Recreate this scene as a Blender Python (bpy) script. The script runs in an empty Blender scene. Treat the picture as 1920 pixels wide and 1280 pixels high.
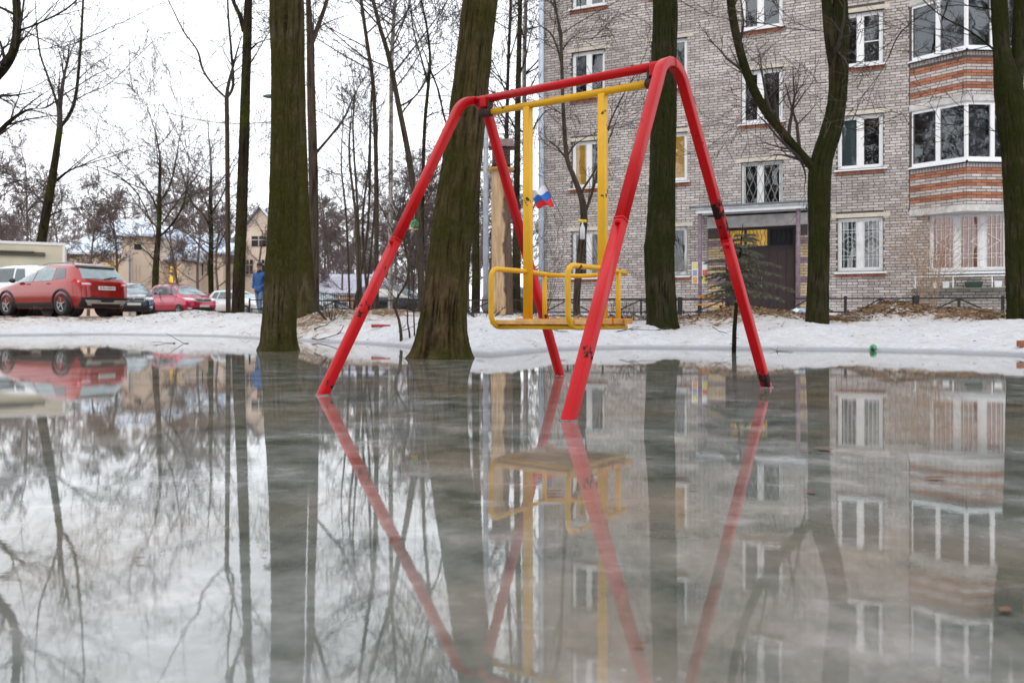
import bpy, bmesh, math, random
import numpy as np
from mathutils import Vector, Matrix, Quaternion
R = math.radians
scene = bpy.context.scene
col = scene.collection

# ------------------------------------------------------------------ camera, sky, sun, exposure
F_PX, HOR, CAM_H = 1500.0, 597.0, 0.40          # focal length and horizon row measured in the 1920 px photograph
cam_d = bpy.data.cameras.new('camera')
cam = bpy.data.objects.new('camera', cam_d); col.objects.link(cam)
cam.location = (0, 0, CAM_H); cam.rotation_euler = (R(90), 0, 0)
cam_d.sensor_width = 36.0; cam_d.lens = 36.0 * F_PX / 1920.0
cam_d.shift_y = -(640.0 - HOR) / 1920.0
cam_d.clip_start = 0.05; cam_d.clip_end = 1500
cam_d.dof.use_dof = True; cam_d.dof.focus_distance = 4.3; cam_d.dof.aperture_fstop = 5.0
scene.camera = cam

world = bpy.data.worlds.new('World'); scene.world = world; world.use_nodes = True
wn, wl = world.node_tree.nodes, world.node_tree.links
wn.clear()
w_out = wn.new('ShaderNodeOutputWorld'); w_bg = wn.new('ShaderNodeBackground')
sky = wn.new('ShaderNodeTexSky'); sky.sky_type = 'NISHITA'; sky.sun_disc = False
SUN_EL, SUN_AZ = 38.0, 200.0
sky.sun_elevation = R(SUN_EL); sky.sun_rotation = R(SUN_AZ)
sky.air_density = 1.0; sky.dust_density = 4.0
w_mix = wn.new('ShaderNodeMixRGB'); w_mix.inputs[0].default_value = 0.86      # thick cloud layer over the clear sky
w_mix.inputs[2].default_value = (11.9, 12.2, 12.7, 1)
wl.new(sky.outputs[0], w_mix.inputs[1]); wl.new(w_mix.outputs[0], w_bg.inputs[0])
w_bg.inputs[1].default_value = 0.15
wl.new(w_bg.outputs[0], w_out.inputs[0])

sun_d = bpy.data.lights.new('sun', 'SUN'); sun_d.energy = 0.7; sun_d.angle = R(25); sun_d.color = (1.0, 0.95, 0.88)
sun = bpy.data.objects.new('sun', sun_d); col.objects.link(sun)
_az = R(SUN_AZ)
_to = Vector((math.sin(_az) * math.cos(R(SUN_EL)), math.cos(_az) * math.cos(R(SUN_EL)), math.sin(R(SUN_EL))))
sun.rotation_euler = _to.to_track_quat('Z', 'Y').to_euler(); sun.location = (0, -5, 20)

scene.view_settings.view_transform = 'Standard'; scene.view_settings.look = 'None'
scene.view_settings.gamma = 1.0; scene.view_settings.use_curve_mapping = False
scene.view_settings.exposure = 0.12

# ------------------------------------------------------------------ helpers
def px(x, y, Y):
    """world point seen at photo pixel (x, y) at distance Y along the view axis"""
    return Vector(((x - 960.0) / F_PX * Y, Y, CAM_H + (HOR - y) / F_PX * Y))

def vnoise(x, y, seed=0):
    xi = np.floor(x).astype(np.int64); yi = np.floor(y).astype(np.int64)
    xf = x - xi; yf = y - yi
    u = xf * xf * (3 - 2 * xf); v = yf * yf * (3 - 2 * yf)
    def h(a, b):
        n = (a * 374761393 + b * 668265263 + seed * 1442695041) & 0x7fffffff
        n = ((n ^ (n >> 13)) * 1274126177) & 0x7fffffff
        n = (n ^ (n >> 16)) & 0xffff
        return n / 65535.0
    return (h(xi, yi) * (1 - u) + h(xi + 1, yi) * u) * (1 - v) + (h(xi, yi + 1) * (1 - u) + h(xi + 1, yi + 1) * u) * v

def fbm(x, y, seed=0, octv=4):
    s = 0; a = 0.5
    for o in range(octv):
        s = s + a * vnoise(x * 2 ** o, y * 2 ** o, seed + o * 17); a *= 0.5
    return s

class MB:
    """collects vertices and faces; build() links them as one mesh object"""
    def __init__(self):
        self.v = []; self.f = []; self.n = 0; self.tint = []
    def add(self, verts, faces, tint=None):
        verts = [tuple(q) for q in verts]
        o = self.n
        self.v.extend(verts); self.n += len(verts)
        self.f.extend([tuple(i + o for i in fc) for fc in faces])
        if tint is not None: self.tint.extend([tint] * len(verts))
        return self
    def box(self, c, s, rot=None, tint=None):
        hx, hy, hz = s[0] / 2, s[1] / 2, s[2] / 2
        vs = [Vector((sx * hx, sy * hy, sz * hz)) for sx in (-1, 1) for sy in (-1, 1) for sz in (-1, 1)]
        if rot is not None: vs = [rot @ q for q in vs]
        c = Vector(c)
        return self.add([q + c for q in vs], [(0, 1, 3, 2), (4, 6, 7, 5), (0, 4, 5, 1), (2, 3, 7, 6), (0, 2, 6, 4), (1, 5, 7, 3)], tint)
    def b2(self, lo, hi, tint=None):
        return self.box([(a + b) / 2 for a, b in zip(lo, hi)], [b - a for a, b in zip(lo, hi)], None, tint)
    def bar(self, p, q, w, h=None, up=(0, 0, 1)):
        """a rectangular bar from p to q"""
        p = Vector(p); q = Vector(q); h = h or w
        d = (q - p); L = d.length; d.normalize(); up = Vector(up)
        if abs(d.dot(up)) > 0.98: up = Vector((1, 0, 0))
        s = d.cross(up).normalized(); t = s.cross(d).normalized()
        m = Matrix((s, d, t)).transposed()
        return self.box((p + q) / 2, (w, L, h), m)
    def tube(self, path, radii, sides=8, cap=True, square=False, up=None):
        P = np.array([tuple(q) for q in path], float); n = len(P)
        if np.isscalar(radii): radii = [radii] * n
        T = np.zeros_like(P); T[1:-1] = P[2:] - P[:-2]; T[0] = P[1] - P[0]; T[-1] = P[-1] - P[-2]
        T /= np.maximum(np.linalg.norm(T, axis=1, keepdims=True), 1e-9)
        if up is None:
            ref = np.array([0, 0, 1.0]) if abs(T[:, 2]).mean() < 0.8 else np.array([1.0, 0, 0])
        else: ref = np.array(up, float)
        S = np.cross(T, ref); S /= np.maximum(np.linalg.norm(S, axis=1, keepdims=True), 1e-9)
        U = np.cross(S, T)
        if square:
            # rounded square section
            pr = []
            for k in range(4):
                a0 = math.pi / 4 + k * math.pi / 2
                cx, cy = 0.78 * math.sqrt(2) * math.cos(a0) / 1.0, 0.78 * math.sqrt(2) * math.sin(a0)
                for da in (-0.6, 0, 0.6):
                    pr.append((cx * 0.98 + 0.22 * math.cos(a0 + da) , cy * 0.98 + 0.22 * math.sin(a0 + da)))
            pr = np.array(pr); sides = len(pr)
        else:
            an = np.arange(sides) * 2 * math.pi / sides
            pr = np.stack([np.cos(an), np.sin(an)], 1)
        r = np.array(radii, float)[:, None, None]
        V = P[:, None, :] + r * (pr[None, :, 0:1] * S[:, None, :] + pr[None, :, 1:2] * U[:, None, :])
        V = V.reshape(-1, 3)
        o = self.n; fs = []
        for i in range(n - 1):
            a = o + i * sides; b = a + sides
            for k in range(sides):
                k2 = (k + 1) % sides
                fs.append((a + k, a + k2, b + k2, b + k))
        if cap and sides > 2:
            fs.append(tuple(o + k for k in reversed(range(sides))))
            fs.append(tuple(o + (n - 1) * sides + k for k in range(sides)))
        self.v.extend(map(tuple, V)); self.n += len(V); self.f.extend(fs)
        return self
    def lathe(self, prof, c=(0, 0, 0), sides=16, axis='z'):
        vs = []
        for r, h in prof:
            for k in range(sides):
                a = 2 * math.pi * k / sides; x, y = r * math.cos(a), r * math.sin(a)
                q = (x, y, h) if axis == 'z' else ((x, h, y) if axis == 'y' else (h, x, y))
                vs.append((q[0] + c[0], q[1] + c[1], q[2] + c[2]))
        fs = []
        for i in range(len(prof) - 1):
            for k in range(sides):
                k2 = (k + 1) % sides
                fs.append((i * sides + k, i * sides + k2, (i + 1) * sides + k2, (i + 1) * sides + k))
        fs.append(tuple(reversed(range(sides)))); fs.append(tuple((len(prof) - 1) * sides + k for k in range(sides)))
        return self.add(vs, fs)
    def grid(self, fn, nu, nv):
        """fn(u, v) in 0..1 -> point"""
        vs = [fn(i / nu, j / nv) for i in range(nu + 1) for j in range(nv + 1)]
        fs = [(i * (nv + 1) + j, (i + 1) * (nv + 1) + j, (i + 1) * (nv + 1) + j + 1, i * (nv + 1) + j + 1) for i in range(nu) for j in range(nv)]
        return self.add(vs, fs)
    def mesh(self, name, mat, smooth=False, origin=None):
        me = bpy.data.meshes.new(name)
        v = self.v
        if origin is not None:
            ox, oy, oz = origin; v = [(a - ox, b - oy, c - oz) for a, b, c in v]
        me.from_pydata(v, [], self.f)
        if self.tint and len(self.tint) == len(v):
            at = me.attributes.new('tint', 'FLOAT', 'POINT')
            at.data.foreach_set('value', np.array(self.tint, np.float32))
        if isinstance(mat, (list, tuple)):
            for m in mat: me.materials.append(m)
        elif mat: me.materials.append(mat)
        if smooth: me.polygons.foreach_set('use_smooth', [True] * len(me.polygons))
        me.update()
        return me
    def build(self, name, mat, parent=None, smooth=False, origin=None, bevel=0):
        o = bpy.data.objects.new(name, self.mesh(name, mat, smooth, origin)); col.objects.link(o)
        if parent is not None: o.parent = parent
        elif origin is not None: o.location = origin
        if bevel:
            m = o.modifiers.new('bevel', 'BEVEL'); m.width = bevel; m.segments = 2; m.limit_method = 'ANGLE'
        return o

def tag(o, label=None, cat=None, group=None, kind=None):
    if label: o['label'] = label
    if cat: o['category'] = cat
    if group: o['group'] = group
    if kind: o['kind'] = kind
    return o

def thing(name, label, cat, loc=(0, 0, 0), rz=0, group=None):
    o = bpy.data.objects.new(name, None); col.objects.link(o)
    o.empty_display_size = 0.2
    o.location = loc; o.rotation_euler = (0, 0, rz)
    return tag(o, label, cat, group)

def copy_obj(o, parent=None):
    c = o.copy(); col.objects.link(c); c.parent = parent
    return c

def copy_tree(root):
    r = copy_obj(root)
    for ch in list(root.children):
        if ch is r: continue
        c = copy_obj(ch, r)
        for g in list(ch.children): copy_obj(g, c)
    return r

# ------------------------------------------------------------------ materials
def nodes_of(name):
    m = bpy.data.materials.new(name); m.use_nodes = True
    nt = m.node_tree; return m, nt.nodes, nt.links, nt.nodes['Principled BSDF']

def ramp(n, stops):
    r = n.new('ShaderNodeValToRGB'); e = r.color_ramp.elements
    while len(e) < len(stops): e.new(0.5)
    for el, (p, c) in zip(e, stops):
        el.position = p; el.color = (*c, 1) if len(c) == 3 else c
    return r

def coords(n, l, scale=(1, 1, 1), kind='Object'):
    tc = n.new('ShaderNodeTexCoord'); mp = n.new('ShaderNodeMapping'); mp.inputs['Scale'].default_value = scale
    l.new(tc.outputs[kind], mp.inputs[0]); return mp

def noise(n, l, vec, scale, detail=5, rough=0.6):
    t = n.new('ShaderNodeTexNoise'); t.inputs['Scale'].default_value = scale
    t.inputs['Detail'].default_value = detail; t.inputs['Roughness'].default_value = rough
    l.new(vec.outputs[0], t.inputs['Vector']); return t

def bump(n, l, src, bs, strength=0.3, dist=0.01):
    b = n.new('ShaderNodeBump'); b.inputs['Strength'].default_value = strength; b.inputs['Distance'].default_value = dist
    l.new(src, b.inputs['Height']); l.new(b.outputs[0], bs.inputs['Normal']); return b

def simple(name, color, rough=0.5, metal=0.0, var=0.15, scale=8.0, bmp=0.0, spec=0.5, emit=None, coat=0.0):
    m, n, l, bs = nodes_of(name)
    mp = coords(n, l); t = noise(n, l, mp, scale)
    lo = tuple(c * (1 - var) for c in color); hi = tuple(min(1, c * (1 + var)) for c in color)
    r = ramp(n, [(0.3, lo), (0.7, hi)]); l.new(t.outputs[0], r.inputs[0]); l.new(r.outputs[0], bs.inputs['Base Color'])
    bs.inputs['Roughness'].default_value = rough; bs.inputs['Metallic'].default_value = metal
    bs.inputs['Specular IOR Level'].default_value = spec; bs.inputs['Coat Weight'].default_value = coat
    if bmp: bump(n, l, t.outputs[0], bs, bmp, 0.01)
    if emit:
        bs.inputs['Emission Color'].default_value = (*emit[0], 1); bs.inputs['Emission Strength'].default_value = emit[1]
    return m

def painted(name, color, chip, rough=0.32, chip_scale=7.0, chip_at=0.66, fade=(1, 1, 1), bands=()):
    """painted steel with chips down to dark metal and faded, slightly dirty paint"""
    m, n, l, bs = nodes_of(name)
    mp = coords(n, l)
    t1 = noise(n, l, mp, chip_scale, 6, 0.62); t2 = noise(n, l, mp, 22, 4); t3 = noise(n, l, mp, 2.5, 3)
    base = ramp(n, [(0.3, tuple(c * 0.82 for c in color)), (0.72, tuple(min(1, c * f) for c, f in zip(color, fade)))])
    l.new(t3.outputs[0], base.inputs[0])
    add = n.new('ShaderNodeMath'); add.operation = 'MULTIPLY_ADD'; add.inputs[1].default_value = 0.18; 
    l.new(t2.outputs[0], add.inputs[0]); l.new(t1.outputs[0], add.inputs[2])
    src = add.outputs[0]
    if bands:      # stretches of the tube where the paint has worn off
        geo = n.new('ShaderNodeNewGeometry'); sx = n.new('ShaderNodeSeparateXYZ'); l.new(geo.outputs['Position'], sx.inputs[0])
        for zc, zw in bands:
            mr = n.new('ShaderNodeMath'); mr.operation = 'SUBTRACT'; mr.inputs[1].default_value = zc; l.new(sx.outputs[2], mr.inputs[0])
            ab = n.new('ShaderNodeMath'); ab.operation = 'ABSOLUTE'; l.new(mr.outputs[0], ab.inputs[0])
            m_ = n.new('ShaderNodeMapRange'); m_.inputs[1].default_value = zw * 0.3; m_.inputs[2].default_value = zw; m_.inputs[3].default_value = 0.115; m_.inputs[4].default_value = 0.0; l.new(ab.outputs[0], m_.inputs[0])
            sm = n.new('ShaderNodeMath'); sm.operation = 'ADD'; l.new(src, sm.inputs[0]); l.new(m_.outputs[0], sm.inputs[1]); src = sm.outputs[0]
    mask = ramp(n, [(chip_at + 0.09, (0, 0, 0)), (chip_at + 0.105, (1, 1, 1))]); l.new(src, mask.inputs[0])
    mx = n.new('ShaderNodeMixRGB'); l.new(mask.outputs[0], mx.inputs[0]); l.new(base.outputs[0], mx.inputs[1])
    mx.inputs[2].default_value = (*chip, 1); l.new(mx.outputs[0], bs.inputs['Base Color'])
    rr = n.new('ShaderNodeMath'); rr.operation = 'MULTIPLY_ADD'; rr.inputs[1].default_value = 0.4; rr.inputs[2].default_value = rough
    l.new(mask.outputs[0], rr.inputs[0]); l.new(rr.outputs[0], bs.inputs['Roughness'])
    inv = n.new('ShaderNodeMath'); inv.operation = 'MULTIPLY_ADD'; inv.inputs[1].default_value = -1.0
    sc = n.new('ShaderNodeMath'); sc.operation = 'MULTIPLY'; sc.inputs[1].default_value = 0.12
    l.new(t2.outputs[0], sc.inputs[0]); l.new(mask.outputs[0], inv.inputs[0]); l.new(sc.outputs[0], inv.inputs[2])
    bs.inputs['Specular IOR Level'].default_value = 0.22
    bump(n, l, inv.outputs[0], bs, 0.35, 0.002)
    return m

def bark(name, dark, light, moss, moss_amt=0.5, zs=0.30, scale=13.0, bs_strength=1.0):
    m, n, l, bs = nodes_of(name)
    mp = coords(n, l, (1, 1, zs)); mo = coords(n, l)
    t = noise(n, l, mp, scale, 8, 0.68)
    v = n.new('ShaderNodeTexVoronoi'); v.feature = 'DISTANCE_TO_EDGE'; v.inputs['Scale'].default_value = scale * 1.5
    l.new(mp.outputs[0], v.inputs['Vector'])
    at = n.new('ShaderNodeAttribute'); at.attribute_name = 'tint'       # ridge height of the modelled bark: darkens the furrows, lightens the ridges
    rs = n.new('ShaderNodeMath'); rs.operation = 'MULTIPLY_ADD'; rs.inputs[1].default_value = 0.55; l.new(at.outputs['Fac'], rs.inputs[0]); l.new(t.outputs[0], rs.inputs[2])
    r = ramp(n, [(0.28, dark), (0.74, light)]); l.new(rs.outputs[0], r.inputs[0])
    big = noise(n, l, mo, 1.6, 5, 0.65); fine = noise(n, l, mo, 30, 3)
    s = n.new('ShaderNodeMath'); s.operation = 'MULTIPLY_ADD'; s.inputs[1].default_value = 0.35
    l.new(fine.outputs[0], s.inputs[0]); l.new(big.outputs[0], s.inputs[2])
    c0 = 0.92 - 0.5 * moss_amt
    mk = ramp(n, [(c0 - 0.12, (0, 0, 0)), (c0 + 0.1, (1, 1, 1))]); l.new(s.outputs[0], mk.inputs[0])
    mx = n.new('ShaderNodeMixRGB'); l.new(mk.outputs[0], mx.inputs[0]); l.new(r.outputs[0], mx.inputs[1])
    mr = ramp(n, [(0.3, tuple(c * 0.55 for c in moss)), (0.7, moss)]); l.new(fine.outputs[0], mr.inputs[0])
    l.new(mr.outputs[0], mx.inputs[2]); l.new(mx.outputs[0], bs.inputs['Base Color'])
    bs.inputs['Roughness'].default_value = 0.9; bs.inputs['Specular IOR Level'].default_value = 0.08
    h = n.new('ShaderNodeMath'); h.operation = 'MULTIPLY_ADD'; h.inputs[1].default_value = 0.5
    cl = n.new('ShaderNodeMath'); cl.operation = 'MINIMUM'; cl.inputs[1].default_value = 0.22
    l.new(v.outputs['Distance'], cl.inputs[0]); l.new(t.outputs[0], h.inputs[0]); l.new(cl.outputs[0], h.inputs[2])
    bump(n, l, h.outputs[0], bs, bs_strength, 0.035)
    return m

def glass_pane(name, ior=2.0, tint=(0.75, 0.82, 0.85)):
    m, n, l, bs = nodes_of(name)
    n.remove(bs); out = [q for q in n if q.type == 'OUTPUT_MATERIAL'][0]
    tr = n.new('ShaderNodeBsdfTransparent'); tr.inputs[0].default_value = (*tint, 1)
    gl = n.new('ShaderNodeBsdfGlossy'); gl.inputs['Roughness'].default_value = 0.015; gl.inputs[0].default_value = (0.9, 0.95, 1, 1)
    fr = n.new('ShaderNodeFresnel'); fr.inputs[0].default_value = ior
    mp = coords(n, l); t = noise(n, l, mp, 1.3, 2)
    bp = n.new('ShaderNodeBump'); bp.inputs['Strength'].default_value = 0.06; bp.inputs['Distance'].default_value = 0.05
    l.new(t.outputs[0], bp.inputs['Height']); l.new(bp.outputs[0], gl.inputs['Normal'])
    mx = n.new('ShaderNodeMixShader'); l.new(fr.outputs[0], mx.inputs[0]); l.new(tr.outputs[0], mx.inputs[1]); l.new(gl.outputs[0], mx.inputs[2])
    l.new(mx.outputs[0], out.inputs[0]); return m

def brick_mat(name, lo, hi, rough=0.85):
    m, n, l, bs = nodes_of(name)
    at = n.new('ShaderNodeAttribute'); at.attribute_name = 'tint'
    r = ramp(n, [(0.0, lo), (1.0, hi)])
    geo = n.new('ShaderNodeNewGeometry'); mg = n.new('ShaderNodeMapping'); l.new(geo.outputs['Position'], mg.inputs[0])
    t = noise(n, l, mg, 40, 4); st = noise(n, l, mg, 0.9, 5, 0.65)
    l.new(at.outputs['Fac'], r.inputs[0])
    mx = n.new('ShaderNodeMixRGB'); mx.blend_type = 'MULTIPLY'; mx.inputs[0].default_value = 0.8
    sr = ramp(n, [(0.3, (0.62, 0.6, 0.58)), (0.6, (1, 1, 1))]); l.new(st.outputs[0], sr.inputs[0])
    l.new(r.outputs[0], mx.inputs[1]); l.new(sr.outputs[0], mx.inputs[2])
    m2 = n.new('ShaderNodeMixRGB'); m2.blend_type = 'MULTIPLY'; m2.inputs[0].default_value = 0.35
    fr = ramp(n, [(0.3, (0.6, 0.58, 0.56)), (0.6, (1, 1, 1))]); l.new(t.outputs[0], fr.inputs[0])
    l.new(mx.outputs[0], m2.inputs[1]); l.new(fr.outputs[0], m2.inputs[2])
    l.new(m2.outputs[0], bs.inputs['Base Color']); bs.inputs['Roughness'].default_value = rough
    bump(n, l, t.outputs[0], bs, 0.3, 0.004)
    return m

M = {}
M['red'] = painted('red_paint', (0.50, 0.003, 0.006), (0.022, 0.012, 0.012), 0.34, 8.0, 0.645, (1.12, 1.6, 1.6))
M['yellow'] = painted('yellow_paint', (0.74, 0.40, 0.012), (0.05, 0.03, 0.02), 0.33, 9.0, 0.64, (1.1, 1.12, 1.6))
M['red_worn'] = painted('worn_red_paint', (0.50, 0.003, 0.006), (0.022, 0.012, 0.012), 0.34, 8.0, 0.645, (1.12, 1.6, 1.6), bands=((0.98, 0.15), (0.03, 0.16)))
M['rust'] = simple('rusty_bare_metal', (0.045, 0.028, 0.022), 0.75, 0.3, 0.5, 30, 0.4)
M['wood_bare'] = simple('worn_seat_wood', (0.62, 0.36, 0.12), 0.55, 0, 0.25, 14, 0.2)
M['wood_orange'] = simple('orange_stained_wood', (0.55, 0.22, 0.02), 0.5, 0, 0.3, 12, 0.2)
M['white_pvc'] = simple('white_window_plastic', (0.78, 0.79, 0.80), 0.35, 0, 0.04)
M['sill_metal'] = simple('white_sill_metal', (0.72, 0.76, 0.80), 0.4, 0, 0.06)
M['brick'] = brick_mat('silicate_brick', (0.40, 0.36, 0.342), (0.66, 0.61, 0.588))
M['brick_red'] = brick_mat('red_brick', (0.32, 0.11, 0.06), (0.50, 0.21, 0.12))
M['brick_yellow'] = brick_mat('cream_brick', (0.5, 0.38, 0.22), (0.66, 0.54, 0.36))
M['mortar'] = simple('dark_mortar', (0.075, 0.066, 0.059), 0.95, 0, 0.3, 25)
M['concrete'] = simple('pale_concrete', (0.52, 0.51, 0.50), 0.9, 0, 0.25, 5, 0.2)
M['plaster_cream'] = simple('cream_lintel_plaster', (0.55, 0.50, 0.42), 0.9, 0, 0.15, 6)
M['pane'] = glass_pane('window_glass')
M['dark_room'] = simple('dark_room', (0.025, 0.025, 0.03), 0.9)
M['iron'] = simple('black_fence_iron', (0.012, 0.012, 0.014), 0.45, 0.2, 0.3, 20)
M['grille_white'] = simple('white_grille_paint', (0.75, 0.75, 0.74), 0.5)
M['grille_grey'] = simple('grey_grille_steel', (0.28, 0.27, 0.26), 0.5, 0.3)
M['purple_post'] = simple('faded_purple_paint', (0.20, 0.14, 0.175), 0.6, 0, 0.35, 9, 0.2)
M['door'] = simple('dark_brown_door', (0.028, 0.012, 0.012), 0.4, 0, 0.25, 4)
M['black_trim'] = simple('black_plastic', (0.018, 0.018, 0.02), 0.55, 0, 0.2, 10)
M['pipe'] = simple('pale_blue_pipe_paint', (0.50, 0.58, 0.68), 0.45, 0, 0.12, 3)
M['pole'] = simple('galvanised_grey_pole', (0.30, 0.33, 0.38), 0.5, 0.3, 0.2, 5)
M['bark_moss'] = bark('mossy_bark', (0.014, 0.010, 0.007), (0.098, 0.076, 0.045), (0.050, 0.046, 0.010), 0.62)
M['bark_brown'] = bark('brown_bark', (0.014, 0.009, 0.005), (0.090, 0.062, 0.032), (0.044, 0.044, 0.009), 0.50)
M['bark_dark'] = bark('dark_bark', (0.007, 0.005, 0.004), (0.032, 0.022, 0.015), (0.05, 0.06, 0.01), 0.35)
M['bark_green'] = bark('green_mossed_bark', (0.007, 0.006, 0.004), (0.050, 0.040, 0.023), (0.025, 0.029, 0.006), 0.56)
M['bark_thin'] = bark('thin_trunk_bark', (0.022, 0.017, 0.013), (0.075, 0.056, 0.042), (0.08, 0.08, 0.04), 0.2, 0.3, 6.0, 0.4)
M['bark_birch'] = bark('birch_bark', (0.12, 0.10, 0.09), (0.55, 0.52, 0.48), (0.08, 0.06, 0.05), 0.3, 2.5, 5.0, 0.3)
M['twig'] = simple('brown_twigs', (0.045, 0.033, 0.028), 0.85, 0, 0.3, 3)
M['twig_far'] = simple('haze_paled_twigs', (0.135, 0.105, 0.10), 0.9, 0, 0.25, 1)  # grey-brown twigs with distance haze mixed in as a paler colour
M['snow_roof'] = simple('snowy_roof', (0.62, 0.70, 0.80), 0.8, 0, 0.10, 0.6, 0.2)
M['cream_wall'] = simple('cream_house_wall', (0.70, 0.58, 0.47), 0.9, 0, 0.10, 0.7)
M['lit'] = simple('lit_window', (0.8, 0.55, 0.15), 0.6, 0, 0.3, 3, 0, 0.5, ((1.0, 0.62, 0.08), 0.75))
M['lit_dim'] = simple('dim_lit_window', (0.5, 0.33, 0.10), 0.6, 0, 0.5, 6, 0, 0.5, ((0.9, 0.48, 0.05), 0.28))
# ------------------------------------------------------------------ ground with snow banks, flooded hollow with ice
SHORE = [(-900, 650), (-300, 634), (0, 629), (200, 627), (400, 630), (480, 634), (600, 640), (700, 645), (770, 651), (860, 664), (920, 667), (965, 663),
         (1050, 655), (1200, 653), (1400, 655), (1600, 657), (1800, 662), (1920, 668), (2150, 690), (2600, 740)]
_sa = np.array([math.atan2((x - 960) / F_PX, 1.0) for x, y in SHORE])
_sr = np.array([CAM_H * F_PX / (y - HOR) * math.hypot(1, (x - 960) / F_PX) for x, y in SHORE])
_sa = np.concatenate([[-math.pi, -1.9], _sa, [1.9, math.pi]]); _sr = np.concatenate([[6.0, 7.5], _sr, [6.0, 6.0]])
MOUNDS = []
for x, y, Y, sx, sy in [(1425, 582, 14.0, 1.0, 0.8), (1345, 589, 13.6, 0.8, 0.7), (1640, 576, 14.2, 0.60, 0.7), (1695, 586, 14.0, 0.5, 0.6), (1805, 580, 13.6, 0.75, 0.8), (1560, 600, 13.6, 0.5, 0.6), (1905, 598, 12.8, 0.6, 0.6),
                        (330, 586, 22.3, 1.2, 0.9), (430, 587, 21.6, 1.7, 0.9), (60, 594, 22.0, 2.2, 0.6), (600, 592, 16.0, 1.0, 0.9), (715, 583, 17.0, 1.3, 0.9), (1060, 592, 15.0, 0.9, 0.7), (985, 590, 16.5, 1.2, 0.9), (1150, 596, 14.4, 0.7, 0.6)]:
    p = px(x, y, Y); MOUNDS.append((p.x, p.y, p.z, sx, sy))

def _base(X, Y):
    r = np.hypot(X, Y); a = np.arctan2(X, Y)
    rs = np.interp(a, _sa, _sr)
    d = r - rs + 0.55 * (fbm(X * 0.9, Y * 0.9, 3, 3) - 0.47) + 0.30 * (fbm(X * 3.1, Y * 3.1, 31, 3) - 0.47)
    z = np.where(d < 0, np.maximum(-0.15, d * 0.16), 0.42 * (1 - np.exp(-np.maximum(d, 0) / 1.7)))
    t = np.clip((d - 5) / 6, 0, 1); z = z + 0.07 * t * t * (3 - 2 * t)
    return z, d

def ground(X, Y):
    X = np.asarray(X, float); Y = np.asarray(Y, float)
    z, d = _base(X, Y)
    for mx, my, mz, sx, sy in MOUNDS:
        bz, _ = _base(np.array([mx]), np.array([my]))
        g = np.exp(-(((X - mx) / sx) ** 2 + ((Y - my) / sy) ** 2))
        z = np.maximum(z, z + (mz - bz[0]) * g)
    land = np.clip(d / 1.2, 0, 1); near = np.clip((32 - np.hypot(X, Y)) / 8, 0, 1)
    z = z + land * near * ((fbm(X * 1.6, Y * 1.6, 9, 5) - 0.47) * 0.19 + (fbm(X * 6, Y * 6, 5, 3) - 0.44) * 0.06)
    return z

def dirtiness(X, Y):
    s = np.zeros_like(X)
    for mx, my, mz, sx, sy in MOUNDS:
        k = 0.25 if (mx < -5 and my > 18) else (0.75 if mx < 2 else 1.0)
        s = np.maximum(s, k * np.exp(-(((X - mx) / (sx * 1.35)) ** 2 + ((Y - my + 0.1) / (sy * 1.45)) ** 2)))
    far = np.clip((np.hypot(X, Y) - 22.5) / 4, 0, 1) * 0.75
    strip = 0.22 * np.exp(-((Y - 14.4) / 0.9) ** 2) * (X > -6) 
    return np.maximum(np.maximum(s, far), strip)

def gz(x, y): return float(ground(np.array([x]), np.array([y]))[0])

_fa = np.concatenate([np.arange(-180, -46, 4.0), np.arange(-46, -34, 1.0), np.arange(-34, 34, 0.2), np.arange(34, 46, 1.0), np.arange(46, 180.1, 4.0)])
_fr = np.concatenate([[0.0, 2, 4, 5.5], np.arange(6.5, 8, 0.25), np.arange(8, 18, 0.075), np.arange(18, 26, 0.14), np.arange(26, 40, 0.8), [42, 46, 52, 60, 75, 100, 150, 220, 320, 480]])
A, Rr = np.meshgrid(np.radians(_fa), _fr, indexing='ij')
GX, GY = Rr * np.sin(A), Rr * np.cos(A); GZ = ground(GX, GY)
nA, nR = A.shape
_v = np.stack([GX, GY, GZ], -1).reshape(-1, 3)
_i = np.arange(nA - 1)[:, None] * nR + np.arange(nR - 1)[None, :]
_f = np.stack([_i, _i + 1, _i + nR + 1, _i + nR], -1).reshape(-1, 4)

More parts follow.
